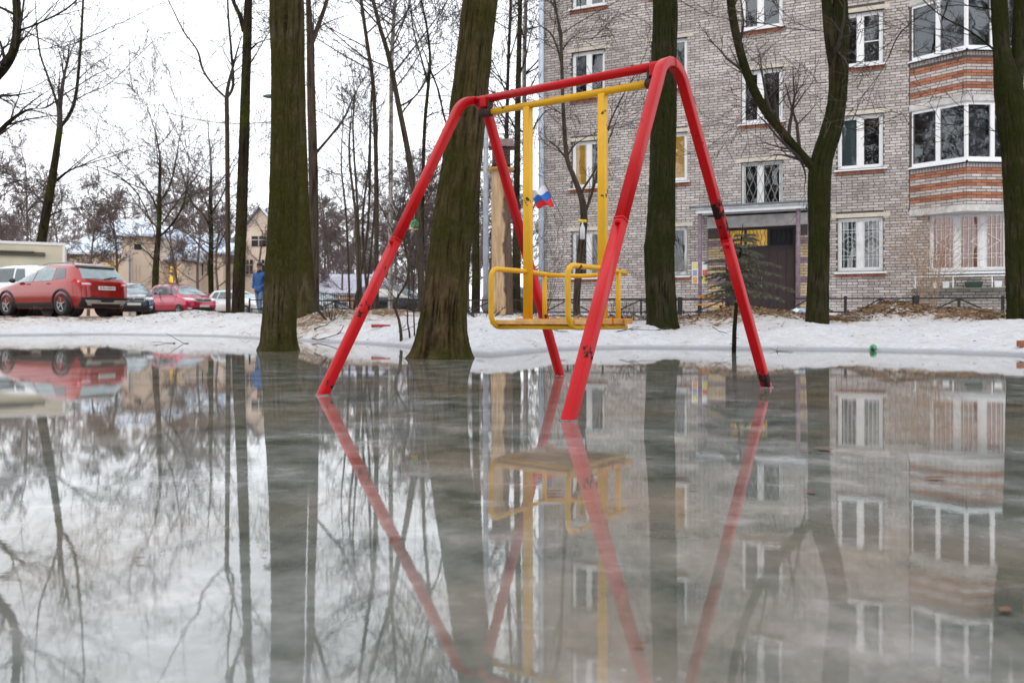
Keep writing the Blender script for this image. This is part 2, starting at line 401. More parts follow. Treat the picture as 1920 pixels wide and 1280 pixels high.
def snow_material():
    m, n, l, bs = nodes_of('old_snow_and_dirt')
    geo = n.new('ShaderNodeNewGeometry'); mp = n.new('ShaderNodeMapping'); l.new(geo.outputs['Position'], mp.inputs[0])
    sep = n.new('ShaderNodeSeparateXYZ'); l.new(geo.outputs['Position'], sep.inputs[0])
    nb = noise(n, l, mp, 0.9, 6, 0.65); nf = noise(n, l, mp, 14, 6, 0.7); ns = noise(n, l, mp, 45, 3)
    # leaf litter and soil melt out on the tops of the banks and far yard
    def ma(op, a, b, c=None):
        q = n.new('ShaderNodeMath'); q.operation = op
        for k, s in enumerate((a, b, c)):
            if s is None: continue
            if isinstance(s, (int, float)): q.inputs[k].default_value = s
            else: l.new(s, q.inputs[k])
        return q.outputs[0]
    at = n.new('ShaderNodeAttribute'); at.attribute_name = 'tint'
    hgt = ma('MULTIPLY_ADD', at.outputs['Fac'], 0.36, -0.10)
    nm_ = noise(n, l, mp, 4.5, 5, 0.65)
    s = ma('ADD', ma('ADD', ma('MULTIPLY', nb.outputs[0], 0.35), ma('MULTIPLY', nm_.outputs[0], 0.6)), ma('MULTIPLY', nf.outputs[0], 0.75))
    s = ma('ADD', s, hgt)
    mk = ramp(n, [(0.93, (0, 0, 0)), (1.0, (1, 1, 1))]); l.new(s, mk.inputs[0])
    snow = ramp(n, [(0.3, (0.48, 0.49, 0.53)), (0.62, (0.72, 0.725, 0.745))]); l.new(nf.outputs[0], snow.inputs[0])
    dirt = ramp(n, [(0.25, (0.035, 0.022, 0.014)), (0.5, (0.16, 0.09, 0.04)), (0.75, (0.34, 0.22, 0.11))]); l.new(ns.outputs[0], dirt.inputs[0])
    tan = n.new('ShaderNodeMixRGB'); tan.inputs[2].default_value = (0.40, 0.31, 0.22, 1)
    tm = ramp(n, [(0.76, (0, 0, 0)), (0.96, (0.65, 0.65, 0.65))]); l.new(s, tm.inputs[0])
    l.new(tm.outputs[0], tan.inputs[0]); l.new(snow.outputs[0], tan.inputs[1])
    mx = n.new('ShaderNodeMixRGB'); l.new(mk.outputs[0], mx.inputs[0]); l.new(tan.outputs[0], mx.inputs[1]); l.new(dirt.outputs[0], mx.inputs[2])
    # dark specks of bark and seeds on the old snow
    sp = noise(n, l, mp, 26, 2, 0.5); sk = ramp(n, [(0.70, (0, 0, 0)), (0.74, (0.8, 0.8, 0.8))]); l.new(sp.outputs[0], sk.inputs[0])
    ms = n.new('ShaderNodeMixRGB'); l.new(sk.outputs[0], ms.inputs[0]); l.new(mx.outputs[0], ms.inputs[1]); ms.inputs[2].default_value = (0.12, 0.085, 0.06, 1); mx = ms
    # grey slush along the water line
    sl = n.new('ShaderNodeMapRange'); sl.inputs[1].default_value = 0.015; sl.inputs[2].default_value = 0.05; sl.inputs[3].default_value = 0.75; sl.inputs[4].default_value = 0.0
    l.new(sep.outputs[2], sl.inputs[0])
    m2 = n.new('ShaderNodeMixRGB'); l.new(sl.outputs[0], m2.inputs[0]); l.new(mx.outputs[0], m2.inputs[1]); m2.inputs[2].default_value = (0.26, 0.27, 0.30, 1)
    l.new(m2.outputs[0], bs.inputs['Base Color']); bs.inputs['Roughness'].default_value = 0.75
    bs.inputs['Specular IOR Level'].default_value = 0.3
    hh = ma('ADD', nf.outputs[0], ma('MULTIPLY', ns.outputs[0], 0.5))
    bump(n, l, hh, bs, 0.9, 0.04)
    return m
M['snow'] = snow_material()
gm = MB(); gm.v = [tuple(q) for q in _v]; gm.n = len(_v); gm.f = [tuple(q) for q in _f]; gm.tint = list(dirtiness(GX, GY).reshape(-1))
tag(gm.build('ground', M['snow'], None, True), kind='structure')

def ice_material():
    m, n, l, bs = nodes_of('wet_ice')
    geo = n.new('ShaderNodeNewGeometry'); mp = n.new('ShaderNodeMapping'); l.new(geo.outputs['Position'], mp.inputs[0])
    mpx = n.new('ShaderNodeMapping'); mpx.inputs['Scale'].default_value = (0.6, 1.0, 1); l.new(geo.outputs['Position'], mpx.inputs[0])
    big = noise(n, l, mp, 0.8, 7, 0.62); mid = noise(n, l, mp, 3.2, 7, 0.66); st = noise(n, l, mpx, 9, 5, 0.6); fine = noise(n, l, mp, 60, 3)
    c1 = ramp(n, [(0.36, (0.085, 0.092, 0.078)), (0.47, (0.155, 0.163, 0.145)), (0.56, (0.215, 0.222, 0.21)), (0.66, (0.40, 0.41, 0.405))]); l.new(mid.outputs[0], c1.inputs[0])
    brown = n.new('ShaderNodeMixRGB'); brown.inputs[2].default_value = (0.19, 0.135, 0.09, 1)
    bm = ramp(n, [(0.46, (0, 0, 0)), (0.62, (0.8, 0.8, 0.8))]); l.new(big.outputs[0], bm.inputs[0])
    l.new(bm.outputs[0], brown.inputs[0]); l.new(c1.outputs[0], brown.inputs[1])
    frost = n.new('ShaderNodeMixRGB'); frost.inputs[2].default_value = (0.45, 0.46, 0.47, 1)
    fm = ramp(n, [(0.58, (0, 0, 0)), (0.76, (0.5, 0.5, 0.5))]); l.new(st.outputs[0], fm.inputs[0])
    l.new(fm.outputs[0], frost.inputs[0]); l.new(brown.outputs[0], frost.inputs[1])
    # trapped bubbles and bits
    vb = n.new('ShaderNodeTexVoronoi'); vb.inputs['Scale'].default_value = 26; l.new(mp.outputs[0], vb.inputs['Vector'])
    vm = ramp(n, [(0.05, (0.55, 0.55, 0.55)), (0.10, (0, 0, 0))]); l.new(vb.outputs['Distance'], vm.inputs[0])
    gate = ramp(n, [(0.5, (0, 0, 0)), (0.6, (1, 1, 1))]); l.new(mid.outputs[0], gate.inputs[0])
    gm_ = n.new('ShaderNodeMixRGB'); gm_.blend_type = 'MULTIPLY'; gm_.inputs[0].default_value = 1; l.new(vm.outputs[0], gm_.inputs[1]); l.new(gate.outputs[0], gm_.inputs[2])
    bub = n.new('ShaderNodeMixRGB'); bub.inputs[2].default_value = (0.6, 0.62, 0.62, 1); l.new(gm_.outputs[0], bub.inputs[0]); l.new(frost.outputs[0], bub.inputs[1])
    l.new(bub.outputs[0], bs.inputs['Base Color'])
    bs.inputs['IOR'].default_value = 1.8
    rr = n.new('ShaderNodeMapRange'); rr.inputs[1].default_value = 0.35; rr.inputs[2].default_value = 0.75; rr.inputs[3].default_value = 0.002; rr.inputs[4].default_value = 0.028
    l.new(mid.outputs[0], rr.inputs[0]); l.new(rr.outputs[0], bs.inputs['Roughness'])
    ad = n.new('ShaderNodeMath'); ad.operation = 'MULTIPLY_ADD'; ad.inputs[1].default_value = 0.35
    l.new(fine.outputs[0], ad.inputs[0]); l.new(st.outputs[0], ad.inputs[2])
    bump(n, l, ad.outputs[0], bs, 0.010, 0.01)
    return m
M['ice'] = ice_material()
im = MB(); ia = np.radians(np.arange(-180, 180, 2.0))
ir = np.interp(ia, _sa, _sr) + 1.3
rings = [0.0, 0.3, 0.6, 1.0]
_vv = [(0, 0, 0)] + [(r * k * math.sin(a), r * k * math.cos(a), 0.0) for k in rings[1:] for a, r in zip(ia, ir)]
nI = len(ia); _ff = [(0, 1 + (i + 1) % nI, 1 + i) for i in range(nI)]
for k in range(2):
    o = 1 + k * nI
    _ff += [(o + i, o + (i + 1) % nI, o + nI + (i + 1) % nI, o + nI + i) for i in range(nI)]
im.add(_vv, _ff)
tag(im.build('ice', M['ice'], None, True), kind='structure')

# ------------------------------------------------------------------ the apartment building
TH = R(23.5); BX, BY = 9.24, 21.26
bld = thing('apartment_building', 'grey brick apartment block with white windows, bay windows and an entrance canopy', 'building', (BX, BY, 0), -TH)
S0, S1, ZT = -9.15, 9.0, 14.0
WINS = []   # s0, s1, z0, z1, style
for i in range(5):
    z0 = 1.66 + 2.73 * i
    if z0 + 1.42 > ZT: break
    WINS.append((-8.08, -7.03, z0, z0 + 1.40, ('L', i)))
    WINS.append((-5.62, -4.56, z0, z0 + 1.40, ('M', i)))
    WINS.append((-0.54, 0.57, z0, z0 + 1.42, ('R', i)))
for i, (a, b) in enumerate([(3.50, 4.77), (5.86, 7.33), (8.48, 9.95), (11.2, 12.6)]):
    WINS.append((-3.05, -1.945, a, b, ('S', i)))
WINS.append((1.65, 3.40, 1.60, 3.08, ('B', 0)))
for i in range(5): WINS.append((6.0, 7.1, 1.66 + 2.73 * i, 3.08 + 2.73 * i, ('X', i))) if 3.08 + 2.73 * i < ZT else None
HOLES = [(a, b, c, d) for a, b, c, d, _ in WINS] + [(-3.44, -1.62, 0.2, 2.95)]
BAY_L, BAY_A, BAY_R, BAY_P = 1.20, 2.415, 3.63, 0.63
BAYZ = [(3.22, 4.24, 4.33, 5.75), (5.93, 7.0, 7.08, 8.48), (8.66, 9.73, 9.81, 11.2), (11.4, 12.4, 12.5, 13.8)]   # parapet z0,z1, window z0,z1
PL = 0.62   # plinth top

def cuts_z():
    zs = sorted(set([0.0, ZT] + [h for H in HOLES for h in H[2:]]))
    return zs
# backing wall (mortar) with real openings
wm = MB(); zs = cuts_z()
for za, zb in zip(zs[:-1], zs[1:]):
    zc = (za + zb) / 2
    segs = sorted([(a, b) for a, b, c, d in HOLES if c < zc < d]); x = S0
    for a, b in segs + [(S1, S1)]:
        if a > x: wm.add([(x, 0, za), (a, 0, za), (a, 0, zb), (x, 0, zb)], [(0, 1, 2, 3)])
        x = max(x, b)
for a, b, c, d in HOLES:
    dp = 0.28
    wm.add([(a, 0, c), (b, 0, c), (b, 0, d), (a, 0, d), (a, dp, c), (b, dp, c), (b, dp, d), (a, dp, d)], [(0, 4, 5, 1), (1, 5, 6, 2), (2, 6, 7, 3), (3, 7, 4, 0)])
wm.add([(S0, 0, 0), (S0, 12, 0), (S0, 12, ZT), (S0, 0, ZT), (S1, 0, 0), (S1, 12, 0), (S1, 12, ZT), (S1, 0, ZT)], [(0, 3, 2, 1), (4, 5, 6, 7), (1, 2, 6, 5)])
wall = wm.build('wall', M['mortar'], bld)

rnd = random.Random(4)
BW, BH, GAP = 0.246, 0.061, 0.014
def brick_box(mb, p0, ux, s0, s1, z0, z1, out, tint, depth=0.009):
    """brick face on a wall: p0 origin, ux unit along, out unit outward"""
    q = []
    e = 0.0035
    for dd, ins in ((0, 0), (depth, e)):
        for s, z in ((s0 + ins, z0 + ins), (s1 - ins, z0 + ins), (s1 - ins, z1 - ins), (s0 + ins, z1 - ins)):
            q.append((p0[0] + ux[0] * s + out[0] * dd, p0[1] + ux[1] * s + out[1] * dd, z))
    mb.add(q, [(4, 5, 6, 7), (0, 1, 5, 4), (1, 2, 6, 5), (2, 3, 7, 6), (3, 0, 4, 7)], tint)

def lay(mb, p0, ux, out, sa, sb, za, zb, holes=(), tint=lambda: rnd.random(), row0=0, skip=None):
    k = row0; z = za
    while z + BH <= zb + 0.02:
        s = sa - (0.13 if k % 2 else 0.0)
        if k % 5 == 4: L = 0.12
        else: L = BW
        while s < sb:
            a, b = max(s, sa), min(s + L, sb); s += L + GAP
            iv = [(a, b)]
            for h0, h1, c, d in holes:
                if z + BH > c and z < d:
                    nv = []
                    for a2, b2 in iv:
                        if b2 <= h0 or a2 >= h1: nv.append((a2, b2)); continue
                        if a2 < h0: nv.append((a2, h0 - 0.004))
                        if b2 > h1: nv.append((h1 + 0.004, b2))
                    iv = nv
            for a2, b2 in iv:
                if b2 - a2 > 0.035:
                    if skip and skip(a2, b2, z, k): continue
                    brick_box(mb, p0, ux, a2, b2, z, z + BH, out, tint())
        z += BH + GAP; k += 1
fm = MB()
hl = [(a, b, c - 0.06 if st[0] != 'S' else c, d + 0.12) for a, b, c, d, st in WINS] + [(-3.97, -1.18, 0.2, 3.30)]
hl += [(BAY_L - 0.02, BAY_R + 0.02, 3.22, ZT)]
lay(fm, (0, 0), (1, 0), (0, -1), S0, S1, PL + 0.01, ZT, hl)
tag(fm.build('brick_facing', M['brick'], wall), kind='stuff')
pm = MB(); pm.b2((S0, -0.06, 0.0), (-4.0, 0.0, PL)); pm.b2((-1.15, -0.06, 0.0), (S1, 0.0, PL)); pm.build('plinth', M['concrete'], bld, bevel=0.01)
rf = MB(); rf.b2((S0 - 0.3, -0.35, ZT), (S1 + 0.3, 12.3, ZT + 0.25)); rf.build('roof', M['concrete'], bld)

CURT = {'cream': simple('cream_curtain', (0.55, 0.50, 0.42), 0.9, 0, 0.2, 9), 'teal': simple('grey_green_blind', (0.38, 0.46, 0.45), 0.9, 0, 0.08, 9),
        'pink': simple('salmon_curtain', (0.60, 0.26, 0.17), 0.9, 0, 0.15, 7, 0, 0.5, ((0.9, 0.35, 0.2), 0.10)), 'net': simple('grey_net_curtain', (0.13, 0.135, 0.145), 0.9, 0, 0.5, 7), 'gold': M['lit_dim']}
def curtain(parent, a, b, z0, z1, y, key, fold=0.005):
    c = MB(); nf = max(8, int((b - a) / 0.03))
    c.grid(lambda u, v: (a + (b - a) * u, y + fold * math.sin(u * (b - a) * 55 + v), z0 + (z1 - z0) * v), nf, 3)
    return c.build('curtain', CURT[key] if key in CURT else M[key], parent, True)

def pvc_window(a, b, z0, z1, y=0.09, mull=(0.5,), curt=None, room='dark_room', sill=True, parent=bld, split=None, brick_sill=True, lintel=True):
    """white plastic window set in the opening; local coords of parent"""
    fw, d = 0.065, 0.06
    f = MB()
    f.b2((a, y, z0), (a + fw, y + d, z1)); f.b2((b - fw, y, z0), (b, y + d, z1))
    f.b2((a + fw, y, z1 - fw), (b - fw, y + d, z1)); f.b2((a + fw, y, z0), (b - fw, y + d, z0 + fw))
    xs = [a + fw] + [a + (b - a) * t for t in mull] + [b - fw]
    for t in mull:
        x = a + (b - a) * t; f.b2((x - 0.055, y - 0.004, z0 + fw), (x + 0.055, y + d - 0.004, z1 - fw))
    w = f.build('window', M['white_pvc'], parent, bevel=0.006)
    for i in range(len(xs) - 1):
        xa = xs[i] + (0.055 if i > 0 else 0.0); xb = xs[i + 1] - (0.055 if i < len(xs) - 2 else 0.0)
        sm = MB(); sw = 0.035
        if split and i in split:
            zc = z0 + (z1 - z0) * 0.45
            sm.b2((xa + sw, y + 0.015, zc - 0.012), (xb - sw, y + 0.05, zc + 0.012))
        sm.b2((xa, y + 0.012, z0 + fw), (xa + sw, y + 0.055, z1 - fw)); sm.b2((xb - sw, y + 0.012, z0 + fw), (xb, y + 0.055, z1 - fw))
        sm.b2((xa + sw, y + 0.012, z0 + fw), (xb - sw, y + 0.055, z0 + fw + sw)); sm.b2((xa + sw, y + 0.012, z1 - fw - sw), (xb - sw, y + 0.055, z1 - fw))
        sm.build('sash', M['white_pvc'], w, bevel=0.004)
        g = MB(); g.add([(xa + sw, y + 0.03, z0 + fw + sw), (xb - sw, y + 0.03, z0 + fw + sw), (xb - sw, y + 0.03, z1 - fw - sw), (xa + sw, y + 0.03, z1 - fw - sw)], [(0, 1, 2, 3)])
        g.build('pane', M['pane'], w)
        key = (curt or [None] * 9)[i]
        if key: curtain(w, xa, xb, z0 + fw, z1 - fw, y + 0.14, key)
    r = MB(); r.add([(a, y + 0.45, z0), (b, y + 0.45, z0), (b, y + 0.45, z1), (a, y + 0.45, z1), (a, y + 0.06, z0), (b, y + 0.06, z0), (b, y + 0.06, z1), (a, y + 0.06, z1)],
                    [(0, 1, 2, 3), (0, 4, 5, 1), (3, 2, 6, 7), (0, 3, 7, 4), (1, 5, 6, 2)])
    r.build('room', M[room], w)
    if sill:
        s = MB(); s.add([(a - 0.09, -0.13, z0 - 0.04), (b + 0.09, -0.13, z0 - 0.04), (b + 0.09, y + 0.005, z0 + 0.004), (a - 0.09, y + 0.005, z0 + 0.004),
                         (a - 0.09, -0.13, z0 - 0.075), (b + 0.09, -0.13, z0 - 0.075), (b + 0.09, 0.0, z0 - 0.045), (a - 0.09, 0.0, z0 - 0.045)], [(0, 1, 2, 3), (4, 5, 1, 0), (4, 7, 6, 5), (0, 3, 7, 4), (1, 5, 6, 2)])
        s.build('sill', M['sill_metal'], w)
    if brick_sill:
        bs_ = MB(); x = a - 0.05
        while x < b + 0.03:
            bs_.b2((x, -0.055, z0 - 0.155), (x + 0.062, 0.0, z0 - 0.06), rnd.random()); x += 0.075
        bs_.build('brick_sill', M['brick_red'], w)
    if lintel:
        lm = MB(); lm.b2((a - 0.16, -0.014, z1 + 0.005), (b + 0.16, 0.0, z1 + 0.115)); lm.build('lintel', M['plaster_cream'], w)
    return w

def grille_lattice(w, a, b, z0, z1, y, mat, n=5, r=0.006):
    g = MB(); dx = (b - a) / n; H = z1 - z0; m = 2.6
    fr = [(a, z0), (b, z0), (b, z1), (a, z1)]
    for i in range(4): g.bar((fr[i][0], y, fr[i][1]), (fr[(i + 1) % 4][0], y, fr[(i + 1) % 4][1]), 0.014)
    step = dx
    for sgn in (1, -1):
        c = -H / m - step
        while c < (b - a) + H / m + step:
            # line x = a + c + sgn*(z-z0)/m clipped to the frame
            pts = []
            for t in np.linspace(0, 1, 60):
                z = z0 + H * t; x = a + c + sgn * (z - z0) / m
                if a <= x <= b: pts.append((x, z))
            if len(pts) > 3: g.bar((pts[0][0], y + 0.004 * sgn, pts[0][1]), (pts[-1][0], y + 0.004 * sgn, pts[-1][1]), 2 * r)
            c += step
    return g.build('grille', mat, w)

def grille_fan(w, a, b, z0, z1, y, mat):
    g = MB(); fr = [(a, z0), (b, z0), (b, z1), (a, z1)]
    for i in range(4): g.bar((fr[i][0], y, fr[i][1]), (fr[(i + 1) % 4][0], y, fr[(i + 1) % 4][1]), 0.014)
    ox, oz = b - 0.12, z0 + 0.05
    for k in range(26):
        an = R(2 + k * 7); dx, dz = math.cos(an), math.sin(an)
        ts = [t for t in ((a - ox) / dx if abs(dx) > 1e-6 else 9, (b - ox) / dx if abs(dx) > 1e-6 else 9, (z1 - oz) / dz if dz > 1e-6 else 9) if t > 0.05]
        t = min(ts); g.bar((ox + dx * 0.1, y, oz + dz * 0.1), (ox + dx * t, y, oz + dz * t), 0.010)
    return g.build('grille', mat, w)

def grille_grid(w, a, b, z0, z1, y, mat, diamonds):
    g = MB(); n = int(round((b - a) / 0.105)); H = z1 - z0
    for i in range(n + 1):
        x = a + (b - a) * i / n; g.bar((x, y, z0), (x, y, z1), 0.010)
    for t in (0.0, 0.20, 0.27, 0.74, 0.80, 1.0): g.bar((a, y - 0.006, z0 + H * t), (b, y - 0.006, z0 + H * t), 0.010)
    zc = z0 + H * 0.5
    for cx in diamonds:
        p = [(cx - 0.32, zc), (cx, zc + 0.22), (cx + 0.32, zc), (cx, zc - 0.22)]
        for i in range(4): g.bar((p[i][0], y - 0.012, p[i][1]), (p[(i + 1) % 4][0], y - 0.012, p[(i + 1) % 4][1]), 0.011)
        g.tube([(cx + 0.07 * math.cos(t), y - 0.012, zc + 0.07 * math.sin(t)) for t in np.linspace(0, 2 * math.pi, 13)], 0.005, 4)
    return g.build('grille', mat, w)

for a, b, z0, z1, (cl, i) in WINS:
    if cl == 'L':
        w = pvc_window(a, b, z0, z1, curt=[['net', None], ['gold' if i == 1 else 'net', 'net'], [None, 'net'], ['net', None], [None, None]][i % 5])
        if i == 0: grille_fan(w, a + 0.01, b - 0.01, z0, z1, 0.03, M['grille_grey'])
    elif cl == 'M':
        w = pvc_window(a, b, z0, z1, curt=['gold', 'gold'] if i == 1 else ([None, 'net'] if i != 2 else [None, None]), room='lit_dim' if i == 1 else 'dark_room')
        if i == 0: grille_fan(w, a + 0.01, b - 0.01, z0, z1, 0.03, M['grille_grey'])
    elif cl == 'R':
        w = pvc_window(a, b, z0, z1, curt=[['teal', 'teal'], ['teal', None], [None, 'net'], ['net', 'net'], [None, None]][i % 5], split={1} if i == 2 else None)
        if i == 0: grille_grid(w, a + 0.05, b - 0.05, z0 + 0.06, z1 - 0.05, 0.04, M['grille_white'], [(a + b) / 2 - 0.27, (a + b) / 2 + 0.27])
    elif cl == 'S':
        w = pvc_window(a, b, z0, z1, mull=(0.46,), brick_sill=i > 0, sill=i > 0)
        if i == 0: grille_lattice(w, a + 0.08, b - 0.05, z0 + 0.04, z1 - 0.06, 0.05, M['grille_grey'])
    elif cl == 'B':
        w = pvc_window(a, b, z0, z1, mull=(0.36, 0.68), curt=['pink', 'pink', 'pink'], brick_sill=False, lintel=False)
        grille_grid(w, a + 0.06, b - 0.06, z0 + 0.06, z1 - 0.05, 0.04, M['grille_white'], [a + 0.5, b - 0.5])
    elif cl == 'X':
        pvc_window(a, b, z0, z1, curt=['net', 'net'])

# triangular bays: brick parapets, rendered bands and white windows on two faces
def bay_faces():
    l = Vector((BAY_L, 0)); ap = Vector((BAY_A, -BAY_P)); r = Vector((BAY_R, 0))
    return [(l, ap), (ap, r)]
bay_mass = MB(); bay_mass_r = MB()
variants = {}
def brick_variant(red, L):
    key = (red, round(L, 2), rnd.randrange(4))
    if key not in variants:
        mb = MB(); brick_box(mb, (0, 0), (1, 0), -L / 2, L / 2, -BH / 2, BH / 2, (0, -1), (key[2] + 0.5) / 4)
        variants[key] = mb.mesh('brick', M['brick_red'] if red else M['brick'])
    return variants[key]
n_single = 0
for lev, (pz0, pz1, wz0, wz1) in enumerate(BAYZ):
    tri = [(BAY_L, 0.0), (BAY_A, -BAY_P), (BAY_R, 0.0)]
    def prism(mb, za, zb, grow=0.0):
        t = [(BAY_L - grow, 0.0), (BAY_A, -BAY_P - grow), (BAY_R + grow, 0.0)]
        mb.add([(x, y, z) for z in (za, zb) for x, y in t], [(0, 1, 4, 3), (1, 2, 5, 4), (0, 2, 1), (3, 4, 5)])
    q = MB(); prism(q, pz0, pz1); q.build('bay', M['mortar'], bld)
    q = MB(); prism(q, pz0 - 0.17, pz0 - 0.002, 0.02); q.build('rendered_band', M['concrete'], bld)
    q = MB(); prism(q, wz1 + 0.002, wz1 + 0.03, 0.02); q.build('window_head', M['concrete'], bld)
    for (p, q) in bay_faces():
        u = (q - p); Lf = u.length; u.normalize(); out = Vector((u.y, -u.x))
        ang = math.atan2(u.y, u.x)
        # soldier course on top
        s = 0.01
        while s < Lf - 0.06:
            brick_box(bay_mass, p, u, s, s + 0.062, pz1 - 0.105, pz1 - 0.005, out, 0.05 + 0.25 * rnd.random()); s += 0.075
        k = 0; z = pz0 + 0.01
        nrow = int((pz1 - 0.11 - pz0) / 0.075)
        for k in range(nrow):
            z = pz0 + 0.010 + k * 0.075
            fr = nrow - 1 - k
            red = fr in (0, 1, 4, 5, 8, 9)
            s = -0.13 if k % 2 else 0.0
            while s < Lf:
                a2, b2 = max(s, 0.003), min(s + BW, Lf - 0.003); s += BW + GAP
                if b2 - a2 < 0.04: continue
                full = (b2 - a2) > 0.235
                if full and lev < 2 and n_single < 296:
                    ob = bpy.data.objects.new('brick', brick_variant(red, b2 - a2)); col.objects.link(ob)
                    c = p + u * ((a2 + b2) / 2); ob.location = (c.x, c.y, z + BH / 2); ob.rotation_euler = (0, 0, ang); ob.parent = wall
                    n_single += 1
                else:
                    brick_box(bay_mass_r if red else bay_mass, p, u, a2, b2, z, z + BH, out, rnd.random())
    # windows of this bay level: one frame per face
    for (p, q) in bay_faces():
        u = (q - p); Lf = u.length; ang = math.atan2(u.y, u.x)
        f = MB(); y = 0.02; fw = 0.065; H0, H1 = wz0, wz1
        rot = Matrix.Rotation(ang, 3, 'Z'); P0 = Vector((p.x, p.y, 0))
        def L2(x, yy, zz): return P0 + rot @ Vector((x, yy, zz))
        def bx(lo, hi):
            c = [(i + j) / 2 for i, j in zip(lo, hi)]; f.box(L2(*c), [j - i for i, j in zip(lo, hi)], rot)
        bx((0.0, y, H0), (fw, y + 0.06, H1)); bx((Lf - fw, y, H0), (Lf, y + 0.06, H1)); bx((fw, y, H1 - fw), (Lf - fw, y + 0.06, H1)); bx((fw, y, H0), (Lf - fw, y + 0.06, H0 + fw))
        bx((Lf * 0.5 - 0.055, y - 0.004, H0 + fw), (Lf * 0.5 + 0.055, y + 0.055, H1 - fw))
        w = f.build('window', M['white_pvc'], bld)
        for xa, xb in ((fw, Lf * 0.5 - 0.055), (Lf * 0.5 + 0.055, Lf - fw)):
            g = MB(); g.add([L2(xa, y + 0.03, H0 + fw), L2(xb, y + 0.03, H0 + fw), L2(xb, y + 0.03, H1 - fw), L2(xa, y + 0.03, H1 - fw)], [(0, 1, 2, 3)]); g.build('pane', M['pane'], w)
            c = MB(); c.grid(lambda uu, vv: L2(xa + (xb - xa) * uu, y + 0.16 + 0.03 * math.sin(uu * 40), H0 + (H1 - H0) * vv), 16, 2)
            if rnd.random() < 0.45: c.build('curtain', CURT['net'], w, True)
        s = MB(); s.add([L2(-0.02, -0.09, H0 - 0.05), L2(Lf + 0.02, -0.09, H0 - 0.05), L2(Lf, y + 0.01, H0 + 0.003), L2(0, y + 0.01, H0 + 0.003), L2(-0.02, -0.09, H0 - 0.08), L2(Lf + 0.02, -0.09, H0 - 0.08)], [(0, 1, 2, 3), (4, 5, 1, 0)])
        s.build('sill', M['sill_metal'], w)
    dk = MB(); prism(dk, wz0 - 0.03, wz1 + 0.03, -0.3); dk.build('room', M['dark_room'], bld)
tag(bay_mass.build('bay_brick_facing', M['brick'], wall), kind='stuff'); tag(bay_mass_r.build('bay_brick_facing', M['brick_red'], wall), kind='stuff')

# entrance: portal, door, transom, canopy
en = MB(); en.b2((-3.97, -0.16, 2.95), (-1.18, 0.0, 3.27)); en.build('concrete_lintel', M['concrete'], bld, bevel=0.01)
for a, b in ((-3.95, -3.46), (-1.60, -1.20)):
    pb = MB(); pb.b2((a + 0.004, -0.14, PL - 0.3), (b - 0.004, 0.0, 2.945)); pil = pb.build('portal_pillar', M['mortar'], bld)
    y_, d_ = MB(), MB()
    for k in range(31):
        z = PL - 0.28 + k * 0.075
        if z + BH > 2.94: break
        dark = k % 7 in (0, 1)
        s = a + 0.006 - (0.1 if k % 2 else 0)
        while s < b - 0.02:
            a2, b2 = max(s, a + 0.006), min(s + 0.2, b - 0.006); s += 0.21
            if b2 - a2 > 0.03: brick_box(d_ if dark else y_, (0, -0.14), (1, 0), a2, b2, z, z + BH, (0, -1), rnd.random())
    tag(y_.build('brick_facing', M['brick_yellow'], pil), kind='stuff'); tag(d_.build('dark_brick_band', M['purple_post'], pil), kind='stuff')
dm = MB(); dm.b2((-3.44, 0.06, 0.3), (-1.62, 0.11, 2.36))
for k in range(8): dm.b2((-3.40 + k * 0.222, 0.045, 0.4), (-3.40 + k * 0.222 + 0.2, 0.06, 2.3))
door = dm.build('door', M['door'], bld, bevel=0.006)
hb = MB(); hb.tube([(-2.50, 0.045, 1.25), (-2.50, 0.0, 1.25), (-2.50, 0.0, 1.55), (-2.50, 0.045, 1.55)], 0.012, 8); hb.build('door_handle', M['grille_grey'], door)
tf = MB()
for s in (-3.44, -2.98, -2.36, -1.68): tf.b2((s, 0.05, 2.36), (s + 0.07, 0.12, 2.95))
tf.b2((-3.37, 0.055, 2.361), (-1.68, 0.115, 2.43)); tf.b2((-3.37, 0.055, 2.88), (-1.68, 0.115, 2.949))
trn = tf.build('transom', M['black_trim'], bld)
for a, b, key in ((-3.37, -2.98, 'lit_dim'), (-2.91, -2.36, 'lit'), (-2.29, -1.68, 'dark_room')):
    t = MB(); t.add([(a, 0.10, 2.43), (b, 0.10, 2.43), (b, 0.10, 2.88), (a, 0.10, 2.88)], [(0, 1, 2, 3)]); t.build('transom_pane', M[key] if key != 'lit' else M['lit_dim'], trn)
    g = MB()
    for k in range(5):
        x = a + (b - a) * (k + 0.5) / 5; g.tube([(x + 0.025 * math.sin(t_ * 9 + k), 0.07, 2.43 + 0.45 * t_) for t_ in np.linspace(0, 1, 9)], 0.006, 4)
    g.build('transom_grille', M['iron'], trn)
cn = MB(); cn.b2((-4.2, -1.35, 3.33), (-1.15, -0.01, 3.40)); canopy = cn.build('canopy', M['concrete'], bld, bevel=0.012)
ct = MB(); ct.b2((-4.25, -1.40, 3.402), (-1.10, 0.0, 3.43)); ct.build('canopy_roofing', simple('blue_grey_roof_sheet', (0.16, 0.21, 0.26), 0.5, 0.2, 0.4, 4), canopy)
ct = MB(); ct.b2((-4.08, -1.30, 3.24), (-1.28, -1.24, 3.329)); ct.build('canopy_beam', M['sill_metal'], canopy)
for s in (-3.98, -1.46):
    c = MB(); c.tube([(s, -1.2, 0.2), (s, -1.2, 3.298)], 0.052, 12); c.build('canopy_post', M['purple_post'], canopy, True)
c = MB(); c.tube([(-1.22, -1.1, 0.2), (-1.22, -1.1, 3.2), (-1.3, -0.9, 3.29)], 0.025, 8); c.build('canopy_pipe', M['purple_post'], canopy, True)
